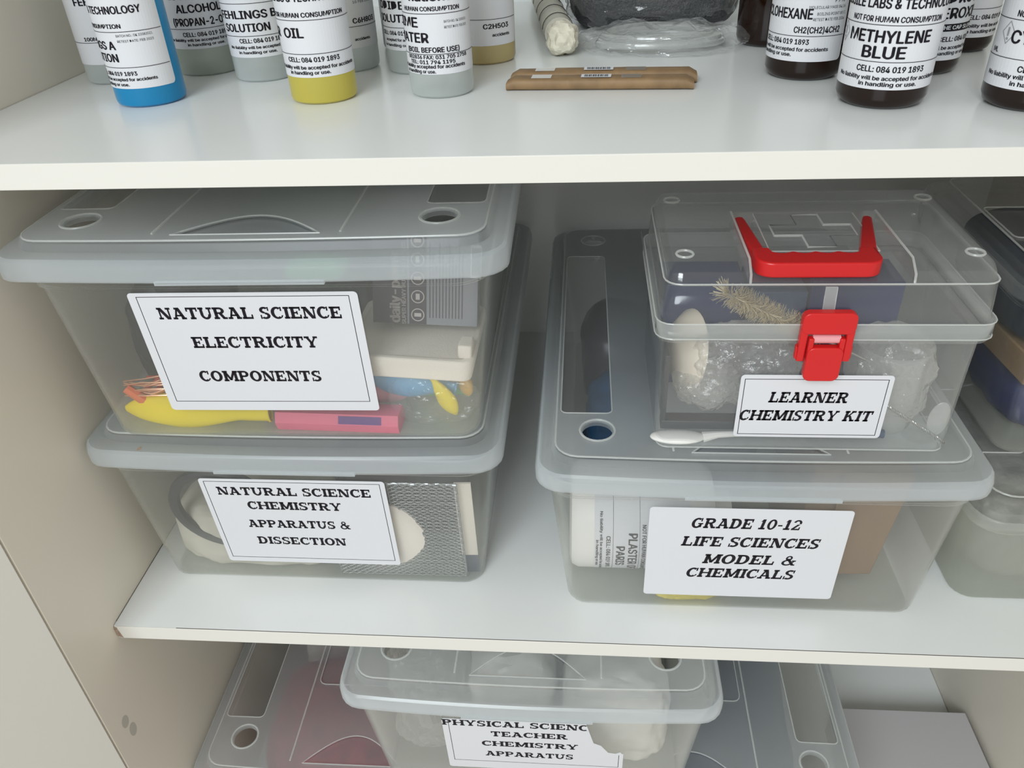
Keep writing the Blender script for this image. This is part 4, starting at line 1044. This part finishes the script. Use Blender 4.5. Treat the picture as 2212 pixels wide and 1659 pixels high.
# --- kit contents
zk = KZ + 1.8
t = thing('bottle_brush', 'bottle brush with cream bristles lying across the kit', 'brush', (560, 98, zk + 82))
mb = MB()
a, b_ = Vector((-30, -6, 44)), Vector((44, -2, 4))
rnd = random.Random(6)
dr = (b_ - a).normalized()
for k in range(1400):
    u = rnd.random()
    p = a.lerp(b_, u)
    v = Vector((rnd.gauss(0, 1), rnd.gauss(0, 1), rnd.gauss(0, 1))); v -= dr * v.dot(dr) * 0.8; v.normalize()
    l = 11 * (1 if u > .12 else .9) * rnd.uniform(.8, 1.1)
    e = p + v * l - dr * (7 if u < .06 else 1.5)
    s_ = v.cross(dr).normalized() * 0.22
    mb.add([p - s_, p + s_, e + s_, e - s_], [(0, 1, 2, 3)])
o = mb.build('bristles', M['bristle'], t, angle=0, recalc=False)
mb = MB(); mb.tube([a, b_, b_ + dr * 50], 1.2, 8); mb.build('stem', M['steel'], t)
t = thing('wrapped_dish', 'cream porcelain dish in crumpled bubble wrap, left half of the kit', 'bubble wrap', (549, 108, zk + 19.5))
mb = MB(); mb.lathe([(0, 14), (12, 13), (24, 8), (32, 0), (33.5, 0), (33, 2), (25, 10), (12, 15.5), (0, 16)], 0, 0, 36)
o = mb.build('dish', M['cream'], t); o.rotation_euler = (R(6), R(-80), R(8)); o.location = Vector((-36, 12, 40)) * S
mb = MB(); mb.blob((2, 0, 36), (46, 26, 33), 6, 0.06, 71, 5, power=0.8, flat=34); mb.blob((-24, -8, 20), (26, 22, 19), 4, 0.07, 73, 5, flat=19)
mb.build('wrap', M['bubble'], t, angle=15)
mb = MB(); mb.box(489, 566, 77, 89, zk + 11, zk + 19); mb.box(489, 492.5, 77, 136, zk + 19, zk + 80)
bevel(one('black_tray', 'black tray under the bubble wrap in the kit, its side standing at the left', 'tray', mb, M['black'], (528, 90, zk + 10)), 0.8)
t = thing('plastic_spoon', 'white plastic spoon on the floor of the kit', 'spoon', (541, 76, zk))
mb = MB(); mb.blob((-38, 0, 4.2), (22, 9, 4), 0, 0, 0, 4, flat=4); mb.build('bowl', M['white'], t)
mb = MB(); mb.tube([(-18, 0, 4), (-6, 1, 6), (20, 3, 6.5), (60, 6, 6)], [4.5, 2.8, 2.3, 3], 10); mb.build('handle', M['white'], t)
t = thing('tongs', 'black rods crossing at the front floor of the kit', 'tongs', (632, 84, zk))
mb = MB(); mb.tube([(-46, 2, 13), (0, 0, 8), (30, -2, 5)], 2.6, 10); mb.tube([(-46, 6, 3), (0, 4, 4), (32, 3, 8)], 2.6, 10); mb.build('arms', M['black'], t)
mb = MB(); mb.tube([(14, -1, 6.5), (33, -2, 5)], 3.6, 12); mb.build('grips', M['darkblue'], t)
t = thing('twisted_wire', 'thin twisted steel wire slanting down in the right half of the kit', 'wire', (678, 72, zk))
mb = MB()
for ph in (0, math.pi):
    mb.tube([(-32 + 62 * u, 0.8 * math.cos(u * 90 + ph), 47 - 42 * u + 0.8 * math.sin(u * 90 + ph)) for u in [i / 160 for i in range(161)]], 0.75, 6)
mb.build('strand', M['steel'], t)
t = thing('wrapped_beaker', 'clear beaker wrapped in bubble wrap at the right end of the kit', 'beaker', (669, 112, zk))
mb = MB(); mb.lathe([(24, 0), (26, 3), (26, 66), (29, 72), (27, 72), (24.5, 66), (24.5, 4)], 0, 0, 36); mb.build('beaker', M['tube'], t)
mb = MB(); mb.blob((0, 0, 42), (31, 30, 42), 4, 0.06, 81, 5, power=0.75, flat=41); mb.build('wrap', M['bubble'], t, angle=15)
mb = MB(); mb.blob((699, 74, zk + 26), (8, 2.2, 16), 0, 0, 0, 4)
one('scoop', 'small clear scoop against the right front of the kit', 'scoop', mb, M['tube'], (699, 74, zk + 10))
mb = MB(); mb.box(492, 560, 160, 205, zk + .2, zk + 98)
bevel(one('blue_carton', 'tall blue carton at the back left of the kit', 'carton', mb, M['blue'], (526, 182, zk + 2)), 1)
mb = MB(); mb.box(612, 686, 158, 204, zk + .2, zk + 100)
bevel(one('blue_carton', 'blue carton at the back right of the kit behind the beaker', 'carton', mb, M['blue'], (649, 181, zk + 2)), 1)
mb = MB(); mb.box(563, 608, 150, 200, zk + .2, zk + 96)
bevel(one('navy_case', 'dark navy case between the two blue cartons in the kit', 'case', mb, M['darkblue'], (585, 175, zk + 2)), 1)
# --- boxes at the right end
zf = Z1 + 2
mb = MB(); mb.blob((836, 184, zf + 43), (62, 100, 43), 4, 0.05, 91, 5, power=0.4, flat=42.5)
one('bubble_wrap_bundle', 'large bubble wrap bundle in the low clear box at right', 'bubble wrap', mb, M['greywrap'], (838, 180, zf))
zg = Z1 + 117 + 2
mb = MB(); mb.blob((840, 215, zg + 30), (40, 66, 30), 4, 0.04, 93, 4, power=0.6, flat=29)
one('blue_bag', 'bright blue bag at the bottom of the upper right clear box', 'bag', mb, M['blue'], (840, 215, zg))
t = thing('tan_card', 'tan card packet lying on the blue bag in clear box', 'packet', (842, 220, zg + 61), R(4))
mb = MB(); mb.box(-50, 48, -70, 70, 0, 26); o = bevel(mb.build('packet', M['sand'], t), 1.5)
mb = MB(); mb.blob((838, 236, zg + 122), (54, 90, 36), 3, 0.04, 95, 5, power=0.5, flat=33)
one('dark_bundle', 'dark navy bundle on top of the tan packet in clear box', 'bundle', mb, M['deepnavy'], (838, 236, zg + 89))
# --- bottom shelf
zb = Z2 + 2
mb = MB(); mb.blob((132, 124, zb + 72), (84, 84, 72), 7, 0.02, 101, 4, power=0.6, flat=71)
one('maroon_cloth', 'maroon cloth in the box beside the left wall', 'cloth', mb, M['maroon'], (132, 124, zb))
mb = MB(); mb.blob((92, 300, zb + 70), (60, 70, 72), 10, 0.02, 103, 5, power=0.7, flat=69)
one('cotton_wool_roll', 'fluffy cotton wool roll at back of the maroon cloth box', 'cotton wool', mb, M['cotton'], (92, 300, zb))
mb = MB(); mb.blob((272, 126, zb + 70), (42, 84, 70), 5, 0.02, 105, 4, power=0.6, flat=69)
one('grey_fabric', 'dark grey fabric beside the maroon cloth on bottom shelf', 'fabric', mb, M['greycloth'], (272, 126, zb))
mb = MB(); mb.blob((240, 300, zb + 60), (70, 80, 62), 8, 0.02, 106, 4, power=0.6, flat=59)
one('clear_bag_bundle', 'clear plastic bag at the back of the maroon cloth box', 'bag', mb, M['bubble'], (240, 300, zb), 15)
mb = MB(); mb.blob((545, 190, zb + 70), (135, 150, 72), 10, 0.015, 107, 4, power=0.5, flat=69)
one('slate_fabric', 'slate blue fabric filling the box beside the white carton', 'fabric', mb, M['steelblue'], (545, 190, zb))
zc = CZ + 2
mb = MB(); mb.blob((268, 78, zc + 70), (40, 42, 70), 8, 0.05, 111, 5, power=0.6, flat=69)
one('bubble_wrap_bundle', 'bubble wrap bundle at the left front of the torn label box', 'bubble wrap', mb, M['bubble'], (268, 78, zc), 15)
mb = MB(); mb.blob((356, 90, zc + 66), (46, 44, 66), 6, 0.04, 112, 4, power=0.6, flat=65)
one('white_pack', 'white pack directly behind the torn label', 'pack', mb, M['wrapwhite'], (356, 90, zc))
mb = MB(); mb.blob((462, 70, zc + 64), (54, 38, 64), 4, 0.05, 113, 5, power=0.5, flat=63)
one('white_pack', 'white plastic wrapped pack at the right front of the torn label box', 'pack', mb, M['wrapwhite'], (462, 70, zc))
mb = MB(); mb.blob((378, 260, zc + 60), (130, 110, 62), 8, 0.02, 115, 4, power=0.6, flat=59)
one('packing_paper', 'pale packing paper at the back of the torn label box', 'paper', mb, M['cotton'], (378, 260, zc))
t = thing('white_carton', 'plain white carton marked 20 PCS on the bottom shelf beside right wall', 'carton', (835, 130, Z2 + .1), R(0.3))
mb = MB(); mb.box(-82, 84, -74, 76, 0, 52); bevel(mb.build('carton', M['boxboard'], t), 1.0)
mp = flat_map((-8, -4, 52.1), (-1, 0, 0), (0, -1, 0))
lm = MB(); write(lm, mp, sans('20 PCS', True), 0, 0, 22, 6, 0, .05); lm.build('printed_line', M['ink'], t, angle=0, recalc=False)
